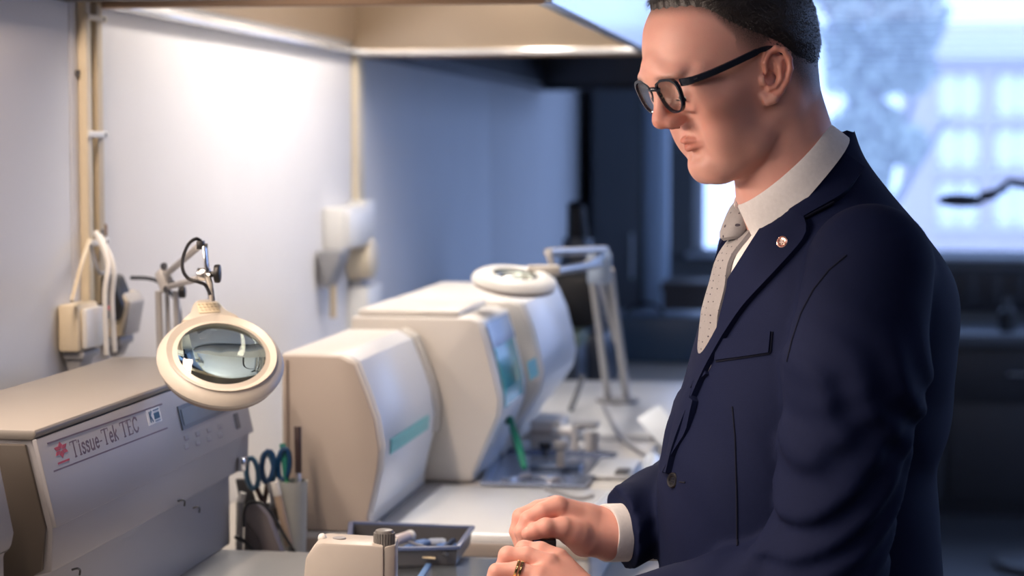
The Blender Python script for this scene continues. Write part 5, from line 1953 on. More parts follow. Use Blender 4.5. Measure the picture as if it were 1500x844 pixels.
# hair shell
X0 = X
zl3 = np.interp(np.broadcast_to(g.X, g.n)[:, 0, 0], [-.12, -.07, -.040, -.022, -.004, .012, .027, .036, .044, .056, .072, .084, .10, .12],
                [-.020, -.018, .000, .022, .036, .048, .062, .075, .088, .097, .102, .106, .112, .120]).astype(F32)
HA = Z - zl3[:, None, None]
top = np.clip((Z - F32(.065)) / F32(.05), 0, 1)
top = top * top * (3 - 2 * top)
front = np.clip((X - F32(.03)) / F32(.05), 0, 1)
th3 = (F32(.0055) + F32(.0105) * top + F32(.006) * top * front)
fade = np.clip(HA / F32(.026), -.5, 1)
th3 = th3 * fade - F32(.0012)
ripple = F32(.0009) * np.sin(Y * 420 + 6 * np.sin(X * 60)) * top
fh = f_skull - th3 - ripple
fh = np.maximum(fh, -(HA + F32(.003)))
fh = smax(fh, ell(P, (-.004, 0, .035), (.126, .096, .111)), .008)
fh[:2] = .01; fh[-2:] = .01; fh[:, :2] = .01; fh[:, -2:] = .01; fh[:, :, :2] = .01; fh[:, :, -2:] = .01
vhair, qhair = surface_nets(fh, g.lo, g.h)
del X, Y, Z, P, PA, AY, f, fn, fn2, fh, HA, th3, top, front, fade, ripple, fe, plate, flat, f_skull, f_skull0

# ------------------------------------------------------------------ hands (built in camera-right / forward / up metres)
def cam_pt(u, v, D):
    return np.array(at(u, v, D * KB))


def hand_mesh(spec, lo_pad=.02, h=.0015):
    allp = np.array([p for s in spec for p, r in s['pts']])
    lo = allp.min(0) - .03; hi = allp.max(0) + .03
    g = Field(lo, hi, h)
    P = (g.X, g.Y, g.Z)
    tot = None
    for s in spec:
        pts = [p for p, r in s['pts']]; rs = [r for p, r in s['pts']]
        ff = None
        for i in range(len(pts) - 1):
            c = cone(P, pts[i], pts[i + 1], rs[i], rs[i + 1])
            ff = c if ff is None else smin(ff, c, .003)
        for (p, r) in s.get('bumps', []):
            ff = smin(ff, ell(P, p, (r, r, r)), .004)
        tot = ff if tot is None else smin(tot, ff, s.get('k', .002))
    for s in spec:
        for (a, b, r) in s.get('cuts', []):
            tot = smax(tot, -cone(P, a, b, r, r), .003)
    return surface_nets(np.ascontiguousarray(np.broadcast_to(tot, g.n)), g.lo, g.h)


c_ = cam_pt
# right hand (far): seen from the thumb side, index and middle bent down over the small part he holds
Wr = c_(897, 783, 2.515)
RH = [
    dict(pts=[(c_(985, 782, 2.56), .030), (c_(935, 783, 2.53), .0285), (Wr, .0265)], k=.01),
    dict(pts=[(Wr + np.array([0, 0, .004]), .024), (c_(858, 765, 2.505), .0225), (c_(820, 746, 2.490), .0150)], k=.012),
    dict(pts=[(Wr, .024), (c_(856, 768, 2.525), .022), (c_(820, 754, 2.515), .0150)], k=.012),
    dict(pts=[(Wr - np.array([0, 0, .006]), .023), (c_(858, 782, 2.535), .020), (c_(824, 764, 2.538), .0140)], k=.012),
    dict(pts=[(c_(888, 793, 2.50), .020), (c_(856, 791, 2.485), .0195), (c_(838, 781, 2.472), .0150)], k=.012),
    dict(pts=[(c_(816, 742, 2.485), .0128), (c_(795, 749, 2.478), .0105), (c_(774, 761, 2.474), .0098), (c_(764, 779, 2.474), .0085), (c_(768, 797, 2.474), .0072)], k=.0035),
    dict(pts=[(c_(815, 741, 2.505), .0126), (c_(789, 746, 2.498), .0106), (c_(763, 757, 2.493), .0098), (c_(757, 779, 2.492), .0086), (c_(763, 801, 2.488), .0074)], k=.0035),
    dict(pts=[(c_(818, 752, 2.528), .0120), (c_(790, 754, 2.525), .0100), (c_(769, 766, 2.520), .0093), (c_(765, 786, 2.515), .0082), (c_(769, 804, 2.508), .0072)], k=.0035),
    dict(pts=[(c_(823, 763, 2.548), .0108), (c_(800, 768, 2.548), .0088), (c_(782, 780, 2.543), .0080), (c_(780, 796, 2.536), .0070), (c_(787, 809, 2.528), .0062)], k=.0035),
    dict(pts=[(c_(846, 783, 2.475), .0165), (c_(824, 774, 2.464), .0130), (c_(798, 774, 2.456), .0108), (c_(784, 778, 2.455), .0098), (c_(774, 782, 2.455), .0082)], k=.006,
         bumps=[(c_(800, 772, 2.455), .0102)]),
]
# left hand (near): knuckles up, fingers curling down away from the viewer, ring on the third finger
Wl = c_(893, 916, 2.375)
LH = [
    dict(pts=[(c_(1010, 930, 2.36), .032), (c_(950, 924, 2.365), .029), (Wl, .0270)], k=.01),
    dict(pts=[(Wl, .023), (c_(851, 866, 2.405), .0200), (c_(818, 821, 2.420), .0135)], k=.011),
    dict(pts=[(Wl, .024), (c_(844, 874, 2.395), .0205), (c_(803, 830, 2.402), .0138)], k=.011),
    dict(pts=[(Wl, .024), (c_(838, 884, 2.382), .0200), (c_(790, 847, 2.385), .0135)], k=.011),
    dict(pts=[(Wl, .023), (c_(835, 896, 2.372), .0185), (c_(783, 868, 2.370), .0125)], k=.011),
    dict(pts=[(c_(816, 819, 2.420), .0125), (c_(792, 807, 2.424), .0103), (c_(768, 806, 2.428), .0098), (c_(755, 825, 2.432), .0086), (c_(760, 845, 2.430), .0074)], k=.003, bumps=[(c_(768, 804, 2.428), .0096)]),
    dict(pts=[(c_(802, 827, 2.402), .0128), (c_(772, 815, 2.405), .0106), (c_(744, 815, 2.408), .0100), (c_(733, 838, 2.410), .0088), (c_(740, 860, 2.408), .0075)], k=.003, bumps=[(c_(744, 813, 2.408), .0098)]),
    dict(pts=[(c_(788, 846, 2.385), .0122), (c_(757, 836, 2.386), .0102), (c_(728, 838, 2.386), .0096), (c_(718, 860, 2.388), .0084), (c_(727, 880, 2.386), .0072)], k=.003),
    dict(pts=[(c_(782, 868, 2.370), .0110), (c_(756, 864, 2.368), .0088), (c_(735, 868, 2.367), .0082), (c_(727, 886, 2.368), .0072), (c_(735, 900, 2.367), .0062)], k=.003),
    dict(pts=[(c_(872, 880, 2.415), .0180), (c_(840, 868, 2.432), .0140), (c_(808, 848, 2.446), .0112), (c_(786, 834, 2.455), .0090)], k=.006),
]
vr_, qr_ = hand_mesh(RH)
vl_, ql_ = hand_mesh(LH)

# ------------------------------------------------------------------ torso, arms and legs under the clothes
ELB_L = np.array([.040, .215, 1.106]); WR_L = w2b(Wl); SH_L = np.array([-.021, .178, 1.447])
ELB_R = np.array([-.005, -.262, 1.165]); WR_R = w2b(Wr); SH_R = np.array([-.01, -.178, 1.44])
HIP = .93
g = Field((-.2, -.33, .06), (.3, .3, 1.53), .012)
P = g.full()
fb = smin(cone(P, (-.005, .05, 1.02), (-.02, .06, 1.36), .09, .085), cone(P, (-.005, -.05, 1.02), (-.02, -.06, 1.36), .09, .085), .05)
fb = smin(fb, cone(P, (-.025, .12, 1.43), (-.025, -.12, 1.43), .05, .05), .04)
fb = smin(fb, cone(P, (-.02, 0, 1.36), (.0, 0, 1.53), .07, .05), .03)
for s_, S_, E_, W_ in ((1, SH_L, ELB_L, WR_L), (-1, SH_R, ELB_R, WR_R)):
    fb = smin(fb, cone(P, S_, E_, .048, .038), .03)
    fb = smin(fb, cone(P, E_, E_ + (W_ - E_) * .85, .038, .028), .01)
    fb = smin(fb, cone(P, (-.005, s_ * .09, .93), (.015, s_ * .10, .52), .075, .05), .03)
    fb = smin(fb, cone(P, (.015, s_ * .10, .52), (-.02, s_ * .105, .09), .05, .035), .02)
vb_, qb_ = surface_nets(fb, g.lo, g.h)

parts = [(h2w(vh), qh), (vr_, qr_), (vl_, ql_), (b2w(vb_), qb_)]
zr_ = np.zeros
nH, nR, nL, nB = len(vh), len(vr_), len(vl_), len(vb_)


def knuckle_red(v, pts):
    r = np.full(len(v), .12)
    for p in pts:
        r = np.maximum(r, .55 * np.exp(-np.sum((v - p) ** 2, 1) / .010 ** 2))
    return r


redR = knuckle_red(vr_, [p for s in RH[5:] for p, _ in s['pts'][2:3]] + [RH[-1]['pts'][-1][0]])
redL = knuckle_red(vl_, [p for s in LH[5:] for p, _ in s['pts'][2:3]])
body = np_mesh('body', parts, M_skin, person, attr={
    'redness': np.concatenate([rd, redR, redL, np.zeros(nB)]),
    'stubble': np.concatenate([stub, np.zeros(nR + nL + nB)])})

# ------------------------------------------------------------------ hair with short strands
hair = np_mesh('hair', [(h2w(vhair), qhair)], M_hairm, person)
tri = vhair[qhair]
cen = tri.mean(1)
nrm = np.cross(tri[:, 2] - tri[:, 0], tri[:, 3] - tri[:, 1])
ar = np.linalg.norm(nrm, axis=1) + 1e-12
nrm = nrm / ar[:, None]
ok = (hair_amount(cen[:, 0], cen[:, 1], cen[:, 2]) > .018) & ((nrm * (cen - np.array([-.005, 0, .03]))).sum(1) > 0)
ids = np.where(ok)[0]
pick = rng.choice(ids, size=16000, p=ar[ids] / ar[ids].sum())
c = cen[pick] + rng.normal(size=(len(pick), 3)) * .0007
nn = nrm[pick]
tp = sstep(.06, .11, c[:, 2])
flow = (1 - tp)[:, None] * np.array([-.45, 0, -.9]) + tp[:, None] * np.array([.9, -.25, .1]) + rng.normal(size=(len(pick), 3)) * .16
flow -= (flow * nn).sum(1)[:, None] * nn
flow /= np.linalg.norm(flow, axis=1)[:, None] + 1e-9
ln = (.003 + .011 * tp) * (.6 + .8 * rng.random(len(pick)))
side = np.cross(flow, nn)
wd = .00042
a0 = c - nn * .0008
b0 = c + flow * (ln * .55)[:, None] + nn * (ln * .12 + .0003)[:, None]
t0_ = c + flow * ln[:, None] + nn * (ln * .12 + .0000)[:, None]
sv = np.stack([a0 - side * wd, a0 + side * wd, b0 + side * wd * .8, b0 - side * wd * .8, t0_ + side * wd * .15, t0_ - side * wd * .15], 1).reshape(-1, 3)
k6 = 6 * np.arange(len(pick))[:, None]
sq = np.concatenate([k6 + np.array([0, 1, 2, 3]), k6 + np.array([3, 2, 4, 5])])
strands = np_mesh('hair_strands', [(h2w(sv), sq)], M_hairm, hair)
strands['kind'] = 'stuff'

# lashes and brows
for sgn in (1, -1):
    bm = B()
    add_tube(bm, smooth_pts([Vector(h2w((.0958, sgn * .0225, .0052))), Vector(h2w((.0962, sgn * .0270, .0046))), Vector(h2w((.0950, sgn * .0330, .0048))), Vector(h2w((.0925, sgn * .0370, .0058)))], 5), .0007, 6)
    obj('eyelashes', bm, M_hairm, person)

# eyeballs seen through the lowered lids
for sgn in (1, -1):
    bm = B()
    add_sphere(bm, h2w((.0835, sgn * .0322, .0120)), .0123, 20, 14)
    obj('eyeball', bm, mat('eye_white', (.62, .60, .58), .15), person)
    bm = B()
    add_sphere(bm, h2w((.0915, sgn * .0322, .0070)), .0056, 16, 10)
    obj('iris', bm, mat('iris_dark', (.03, .04, .06), .1), person)

# ------------------------------------------------------------------ jacket
g = Field((-.23, -.36, .80), (.235, .33, 1.60), .005)
P = g.full()
X, Y, Z = P
T = np.array([(.78, -.008, .150, .185), (.90, -.004, .160, .185), (1.066, .004, .165, .176), (1.20, .006, .162, .168), (1.26, -.010, .160, .172), (1.33, -.026, .151, .182),
              (1.43, -.037, .134, .185), (1.48, -.030, .106, .156), (1.53, -.024, .072, .098), (1.565, -.022, .050, .055), (1.62, -.022, .03, .03)])
zz = g.Z.ravel()
xcj, aj, wj = spl(1), spl(2), spl(3)
q = np.interp(zz, [1.15, 1.30, 1.42], [2.35, 2.1, 1.85]).astype(F32)[None, None, :]
rr_ = (np.abs((X - xcj[None, None, :]) / aj[None, None, :]) ** q + np.abs(Y / wj[None, None, :]) ** q) ** (1 / q)
fj = (rr_ - 1) * np.minimum(aj, wj)[None, None, :]
fj = smax(fj, -(Z - F32(.80 + .012)), .01)
# stand around the neck, cut by the tilted collar plane
n1b, n2b = w2b(h2w(NK1)), w2b(h2w(NK2))
fs_ = cone(P, n1b + np.array([.007, 0, 0]), n2b + (n2b - n1b) * .6 + np.array([.007, 0, 0]), .057, .074)
pa = w2b(at(1222, 210, 2.34)); pb = w2b(at(1128, 316, 2.34))
dd = np.array([pb[0] - pa[0], 0, pb[2] - pa[2]])
pn = np.array([-dd[2], 0, dd[0]]); pn /= np.linalg.norm(pn)
if pn[2] < 0:
    pn = -pn
cut = (X - F32(pa[0])) * F32(pn[0]) + (Z - F32(pa[2])) * F32(pn[2])
fj = smin(fj, fs_, .03)
fj = smax(fj, cut, .012)
# front opening line of the overlap (left over right), a slight step
# arms
def arm(S_, E_, W_, r0, r1, r2, r3, r4, mixr=0.0):
    m_ = S_ + (E_ - S_) * .35
    a = smin(cone(P, S_, m_, r0, r1), cone(P, m_, E_, r1, r2), .02)
    e_ = E_ + (W_ - E_) * r4
    dn_ = (W_ - E_) / np.linalg.norm(W_ - E_)
    cn_ = dn_ * (1 - mixr) + (-Rv @ MB_) * mixr; cn_ /= np.linalg.norm(cn_)
    flat_ = (P[0] - F32(e_[0])) * F32(cn_[0]) + (P[1] - F32(e_[1])) * F32(cn_[1]) + (P[2] - F32(e_[2])) * F32(cn_[2])
    return a, smax(cone(P, E_, e_ + dn_ * .06, r2 * .98, r3), flat_, .004)


aL, lL = arm(SH_L, ELB_L, WR_L, .070, .078, .061, .044, .90)
aR, lR = arm(SH_R, ELB_R, WR_R, .070, .074, .058, .0485, .935, .65)
# wrinkles: folds that run round the inner elbow and along the upper sleeve
def fold(a, b, r, depth, k=.012):
    """a crease: soft groove along a segment"""
    return cone(P, a, b, r, r * .5), depth, k


def px_pt(u, v, D):
    return w2b(at(u, v, D))


armL = smin(aL, lL, .028)
wav = F32(.0042) * np.sin((X * 1.0 + Z * 1.35 + Y * .6) * 115 + 2.2 * np.sin(Z * 28)) * np.exp(-(((Z - F32(1.19)) / F32(.085)) ** 2))
wav += F32(.0036) * np.sin((X * -1.2 + Z * .9) * 95 + 1.4 * np.sin(Z * 40 + X * 20)) * np.exp(-(((Z - F32(1.30)) / F32(.07)) ** 2))
armL = armL + wav
armR = smin(aR, lR, .028) + wav * F32(.35)
e_ = ELB_L + (WR_L - ELB_L) * .30
w2 = F32(.0042) * np.sin(((X - F32(e_[0])) * .9 - (Y - F32(e_[1])) * .5 + (Z) * .5) * 120) * np.exp(-(((X - F32(e_[0])) ** 2 + (Y - F32(e_[1])) ** 2 + (Z - F32(e_[2])) ** 2) / F32(.075 ** 2)))
armL = armL + w2
# sleeve head / shoulder pad
pad = smin(ell(P, (-.032, .150, 1.452), (.062, .075, .044)), ell(P, (-.022, -.140, 1.452), (.055, .070, .044)), .01)
fj = smin(fj, pad, .03)
# soft drape waves on the body of the jacket
fj = fj + F32(.0022) * np.sin(Z * 55 + Y * 40 + 2 * np.sin(X * 30)) * np.exp(-(((Z - F32(1.22)) / F32(.10)) ** 2))
fj = smin(fj, armL, .012)
fj = smin(fj, armR, .012)
# sleeve ends open
vj, qj = surface_nets(fj, g.lo, g.h)
del P, X, Y, Z, rr_, wav, w2, aL, lL, aR, lR, armL, armR, pad, fs_, cut
jw = b2w(vj)
jacket = np_mesh('jacket', [(jw, qj)], M_suit, person)
bvh = BVHTree.FromPolygons([Vector(v) for v in jw], [tuple(int(i) for i in f_) for f_ in qj])
CAMP = V(0, 0, CAMZ)


def hit_px(u, v):
    r = ray(u, v).normalized()
    loc, nrm_, i, d = bvh.ray_cast(CAMP, r, 10)
    return loc, nrm_


def near(p):
    loc, nrm_, i, d = bvh.find_nearest(Vector(p))
    return loc, nrm_


def resample(pl, n):
    pl = [np.array(p, float) for p in pl]
    d = np.cumsum([0] + [np.linalg.norm(b - a) for a, b in zip(pl[:-1], pl[1:])])
    t = np.linspace(0, d[-1], n)
    return [np.array([np.interp(x, d, [p[k] for p in pl]) for k in range(len(pl[0]))]) for x in t]


def grid_obj(name, G, m, parent, th=.003, off=None, uvs=None, label=None, rim_drop=None):
    """G: [i][j] = (point, normal); a thick cloth patch lying on the surface"""
    ni, nj = len(G), len(G[0])
    bm = B()
    uvl = bm.loops.layers.uv.new('UVMap') if uvs else None
    top = [[bm.verts.new(Vector(p) + Vector(n) * th) for p, n in row] for row in G]
    bot = [[bm.verts.new(Vector(p) - Vector(n) * .002) for p, n in row] for row in G]
    for i in range(ni - 1):
        for j in range(nj - 1):
            f_ = bm.faces.new((top[i][j], top[i + 1][j], top[i + 1][j + 1], top[i][j + 1]))
            if uvs:
                for lp, (a, b) in zip(f_.loops, ((i, j), (i + 1, j), (i + 1, j + 1), (i, j + 1))):
                    lp[uvl].uv = uvs(a / (ni - 1), b / (nj - 1))
            bm.faces.new((bot[i][j], bot[i][j + 1], bot[i + 1][j + 1], bot[i + 1][j]))
    for i in range(ni - 1):
        bm.faces.new((top[i][0], bot[i][0], bot[i + 1][0], top[i + 1][0]))
        bm.faces.new((top[i][-1], top[i + 1][-1], bot[i + 1][-1], bot[i][-1]))
    for j in range(nj - 1):
        bm.faces.new((top[0][j], top[0][j + 1], bot[0][j + 1], bot[0][j]))
        bm.faces.new((top[-1][j], bot[-1][j], bot[-1][j + 1], top[-1][j + 1]))
    return obj(name, bm, m, parent, label=label)


def patch_px(L, Rr, nu, nv, off):
    """ruled patch between two picture polylines, laid on the jacket"""
    A, Bq = resample(L, nu), resample(Rr, nu)
    G = []
    last = None
    for a, b in zip(A, Bq):
        row = []
        for k in range(nv):
            p = a + (b - a) * k / (nv - 1)
            loc, nr_ = hit_px(*p)
            if loc is None:
                loc, nr_ = near(at(p[0], p[1], 2.30))
            row.append([loc, nr_])
        G.append(row)
    # even out depth and normals so the cloth lies smoothly
    Pn = np.array([[list(c[0]) for c in row] for row in G]); Nn = np.array([[list(c[1]) for c in row] for row in G])
    for _ in range(6):
        for A_ in (Nn, Pn):
            if A_ is Pn and _ > 1:
                continue
            A2 = A_.copy()
            A2[1:-1] = (A_[:-2] + A_[2:] + 2 * A_[1:-1]) / 4
            A2[:, 1:-1] = (A2[:, :-2] + A2[:, 2:] + 2 * A2[:, 1:-1]) / 4
            A_[:] = A2
    Nn /= np.linalg.norm(Nn, axis=2)[..., None]
    return [[(Vector(Pn[i, j]) + Vector(Nn[i, j]) * off, Vector(Nn[i, j])) for j in range(nv)] for i in range(nu)]


def mirror_patch(G, off):
    out = []
    for row in G:
        r2 = []
        for p, n in row:
            l = w2b(np.array(p)); l[1] = -l[1]
            nl = np.array(n) @ MB_
            nl[1] = -nl[1]
            pw = b2w(l)
            r2.append((Vector(pw), Vector(MB_ @ nl)))
        out.append(r2[::-1])
    return out


def local_patch(ys_of_z, z0, z1, nu, nv, off, bulge=0.0, off0=None):
    """patch given by half extents in body local y, laid on from the front"""
    G = []
    fwd = Vector(MB_[:, 0])
    for i in range(nu):
        z = z0 + (z1 - z0) * i / (nu - 1)
        ya, yb = ys_of_z(z)
        row = []
        for k in range(nv):
            t = k / (nv - 1)
            y = ya + (yb - ya) * t
            o = b2w(np.array([.5, y, z]))
            loc, nr_, _, _ = bvh.ray_cast(Vector(o), -fwd, 2)
            if loc is None:
                loc, nr_ = near(b2w(np.array([.1, y, z])))
            oo = off if off0 is None else off0 + (off - off0) * min(1, 2.5 * i / (nu - 1))
            row.append((loc + fwd * (oo + bulge * (1 - (2 * t - 1) ** 2)), (nr_ * .6 + fwd * .6).normalized()))
        G.append(row)
    return G


# lapel (his left, towards the viewer) and its mirror on the far side
lap_in = [(1144, 302), (1123, 334), (1098, 372), (1073, 410), (1050, 455), (1032, 498), (1013, 532), (999, 575), (986, 625), (978, 665), (975, 692)]
lap_out = [(1180, 321), (1192, 343), (1172, 366), (1140, 400), (1093, 450), (1063, 496), (1036, 546), (1010, 606), (992, 655), (983, 694)]
G = patch_px(lap_in, lap_out, 34, 9, .002)
lapel = grid_obj('lapel', G, M_suit, jacket, th=.005)
lapel2 = grid_obj('lapel', mirror_patch(G, .002), M_suit, jacket, th=.005)
# dark roll edge beneath the lapel
col_in = [(1218, 218), (1202, 233), (1180, 258), (1158, 284), (1142, 302)]
col_out = [(1262, 252), (1250, 272), (1236, 290), (1214, 303), (1180, 321)]
G = patch_px(col_in, col_out, 16, 8, .002)
jc = grid_obj('jacket_collar', G, M_suit, jacket, th=.0055)
jc2 = grid_obj('jacket_collar', mirror_patch(G, .002), M_suit, jacket, th=.0055)


def seam_px(name, pts, r=.0012, n=24, m=None, off=.0004):
    pts = resample(pts, n)
    P3 = []
    for p in pts:
        loc, nr_ = hit_px(*p)
        if loc is not None:
            P3.append(loc + nr_ * off)
    bm = B(); add_tube(bm, P3, r, 6)
    return obj(name, bm, m or M_suit2, jacket)


seam_px('gorge_seam', [(1181, 321), (1222, 300)], .0016, off=.004)
seam_px('dart_seam', [(1073, 596), (1077, 640), (1079, 720), (1080, 800)], .0011)
seam_px('armhole_seam', [(1240, 374), (1215, 395), (1192, 424), (1174, 458), (1160, 500), (1153, 530)], .0011)
# breast pocket welt
G = patch_px([(1054, 499), (1092, 492), (1131, 486)], [(1050, 529), (1090, 523), (1128, 517)], 14, 5, .001)
grid_obj('breast_pocket', G, M_suit, jacket, th=.0028)
seam_px('pocket_edge', [(1050, 530), (1090, 524), (1129, 518), (1132, 486)], .0010, off=.001)
# button
bl_, bn = hit_px(987, 704)
bt_o = B()
bn = (bn + (CAMP - bl_).normalized() * .4).normalized()
add_lathe(bt_o, bl_ + bn * .0005, bn, [(.0001, .0012), (.004, .0012), (.0055, .0030), (.0078, .0034), (.0090, .0022), (.0090, 0)], 24)
obj('button', bt_o, mat('button_black', (.010, .010, .013), .3), jacket, label='black four-hole button')
bm = B()
xx_, yy_ = frame_of(bn)
for sx_ in (-1, 1):
    for sy_ in (-1, 1):
        add_cyl(bm, bl_ + bn * .0014 + xx_ * sx_ * .0016 + yy_ * sy_ * .0016, bl_ + bn * .0021 + xx_ * sx_ * .0016 + yy_ * sy_ * .0016, .0007, n=6)
obj('button_thread', bm, M_suit, jacket)
seam_px('buttonhole', [(996, 706), (1004, 707)], .0010, 6)
# lapel pin
pl_, pn_ = hit_px(1150, 357)
pn_ = (pn_ + (CAMP - pl_).normalized() * .3).normalized()
pl_ = pl_ + pn_ * .0068
bm = B(); add_lathe(bm, pl_, pn_, [(.0001, .0016), (.0048, .0016), (.0056, .0020), (.0066, .0016), (.0066, 0)], 24)
pin = obj('lapel_pin', bm, mat('pin_copper', (.80, .52, .42), .25, metal=.9), jacket, label='small round copper-red lapel pin with a pale emblem')
bm = B()
xx_, yy_ = frame_of(pn_)
for k in range(5):
    a = 2 * math.pi * k / 5 + .3
    d = xx_ * math.cos(a) + yy_ * math.sin(a); e = xx_ * -math.sin(a) + yy_ * math.cos(a)
    add_prism(bm, [pl_ + pn_ * .0017, pl_ + pn_ * .0017 + d * .0016 + e * .0008, pl_ + pn_ * .0017 + d * .0038, pl_ + pn_ * .0017 + d * .0016 - e * .0008], pn_ * .0006)
obj('pin_emblem', bm, mat('pin_pale', (.72, .55, .50), .3, metal=.4), pin, smooth=False)
bm = B(); add_lathe(bm, pl_ + pn_ * .0012, pn_, [(.0044, 0), (.0044, .0007), (.0052, .0007), (.0052, 0)], 24, close=True)
obj('pin_enamel', bm, mat('pin_red', (.45, .08, .07), .3), pin, smooth=False)

# ------------------------------------------------------------------ shirt: collar, front, cuffs
shirt = thing('tmp', 'x y z w', 'x', (0, 0, 0))
bpy.data.objects.remove(shirt)


def vz(px_y):
    return float(w2b(at(1060, px_y, 2.33))[2])


zt_s, zb_s = vz(296), vz(690)
li = resample(lap_in, 40)
tab = []
for p in li:
    loc, nr_ = hit_px(*p)
    if loc is not None:
        l = w2b(np.array(loc)); tab.append((l[2], max(l[1], .004)))
tab = sorted(tab)
tz = [a for a, b in tab]; ty_ = [b + .010 for a, b in tab]


def shirt_y(z):
    y = float(np.interp(z, tz, ty_))
    return (-y, y)


G = local_patch(shirt_y, vz(560), zt_s - .004, 30, 17, .0012)
shirt = grid_obj('shirt', G, M_shirt, person, th=.002)
# tie
ztk = vz(303)


def tie_y(z):
    w = float(np.interp(z, [vz(700), vz(520), vz(420), vz(352), vz(338), vz(300)], [.036, .036, .034, .029, .026, .0235]))
    return (-w + .002, w + .002)


G = local_patch(tie_y, vz(545), vz(334), 34, 13, .0065, .005, off0=-.004)
tie = grid_obj('tie', G, M_tie, person, th=.003, uvs=lambda a, b: (b * 5.0, a * 21.0), label='silver grey tie with small dark dots')
# knot: a wedge that wraps round the closed collar
bm = B()
secs = []
for k, (u, v, hw_, dp) in enumerate(((1081, 293, .0270, .020), (1077, 297, .0290, .023), (1070, 306, .0290, .024), (1064, 318, .0275, .024), (1059, 330, .0255, .023), (1055, 341, .0235, .021), (1055, 349, .0220, .018), (1060, 353, .0190, .014))):
    y0_, y1_ = w2b(at(u, v, 2.25))[1], w2b(at(u, v, 2.40))[1]
    fp = w2b(at(u, v, 2.25 + .15 * y0_ / (y0_ - y1_)))
    sec = []
    for q_ in range(17):
        t = -1 + q_ / 8
        a_ = t * math.radians(96)
        sec.append(Vector(b2w(np.array([fp[0] - dp * (1 - math.cos(a_)), hw_ * math.sin(a_), fp[2] + .004 * abs(t)]))))
    for q_ in range(1, 8):
        t = 1 - q_ / 4
        sec.append(Vector(b2w(np.array([fp[0] - dp - .012, hw_ * .9 * t, fp[2] + .003]))))
    secs.append(sec)
add_ring_sweep(bm, secs)
uvl = bm.loops.layers.uv.new('UVMap')
for f_ in bm.faces:
    for lp in f_.loops:
        l_ = w2b(np.array(lp.vert.co))
        lp[uvl].uv = (l_[1] * 72 + .5, l_[2] * 72)
obj('knot', bm, M_tie, tie)

# collar: folded ring round the neck
ca, cb = np.array(at(1209, 180, 2.345)), np.array(at(1083, 300, 2.335))
lb_, la_ = w2b(ca), w2b(cb)
cenl = (lb_ + la_) / 2 + np.array([.002, 0, 0])
major = (la_ - lb_) / 2
minor = np.array([0, .0665, 0])
NB_ = 44


def ring_pt(phi, dr=0.0, dn=0.0):
    up_n = np.cross(major, minor); up_n /= np.linalg.norm(up_n)
    if up_n[2] < 0:
        up_n = -up_n
    m_ = major * (1 + dr / np.linalg.norm(major)); n_i = minor * (1 + dr / .0665)
    return cenl + m_ * math.cos(phi) + n_i * math.sin(phi) + up_n * dn


bm = B()
secs = []
for i in range(NB_ + 1):
    phi = .10 + (2 * math.pi - .20) * i / NB_
    c0 = abs(math.cos(phi / 2))          # 1 at the front
    leaf = .030 + .020 * c0 ** 6
    fl = .006 + .009 * c0 ** 4
    sec = [ring_pt(phi, -.003, -.02), ring_pt(phi, -.001, -.001), ring_pt(phi, .0012, .001), ring_pt(phi, .0032, -.001),
           ring_pt(phi, .0032 + fl * .5, -leaf * .5), ring_pt(phi, .0032 + fl, -leaf), ring_pt(phi, .0012 + fl, -leaf), ring_pt(phi, .0005 + fl * .4, -leaf * .5)]
    secs.append([Vector(b2w(p)) for p in sec])
add_ring_sweep(bm, secs)
obj('collar', bm, M_shirt, shirt)


def cuff(a, b, r0, r1, name='cuff'):
    bm = B()
    a, b = Vector(a), Vector(b)
    d = (b - a).normalized()
    add_lathe(bm, a, d, [(r0 - .003, .001), (r0, 0), (r0 + .0015, .003), (r1, (b - a).length), (r1 - .003, (b - a).length), (r0 - .003, .004)], 36, close=True)
    obj(name, bm, M_shirt, shirt)


cuff(c_(884, 781, 2.508), c_(960, 779, 2.55), .0330, .0350)
cuff(c_(914, 921, 2.37), c_(965, 927, 2.365), .034, .037)

# wedding bands
r0, r1 = LH[7]['pts'][0], LH[7]['pts'][1]
ax = Vector(r1[0] - r0[0]).normalized()
bm = B()
for t in (.86, 1.03):
    cc_ = Vector(r0[0]).lerp(Vector(r1[0]), t)
    rad_ = r0[1] + (r1[1] - r0[1]) * t + .0013
    add_lathe(bm, cc_ - ax * .0016, ax, [(rad_ - .0008, 0), (rad_ + .0009, .0002), (rad_ + .0013, .0016), (rad_ + .0009, .003), (rad_ - .0008, .0032)], 36, close=True)
obj('wedding_ring', bm, mat('gold', (.85, .58, .25), .18, metal=1.0), person, label='double gold wedding band')
# fingernails (thumb of the far hand)
for (u, v, D) in ((775, 777, 2.4515),):
    bm = B(); add_sphere(bm, c_(u, v, D), .005, 12, 8, scale=(.0062, .003, .0042))
    obj('fingernail', bm, mat('nail', (.72, .48, .40), .25), person)

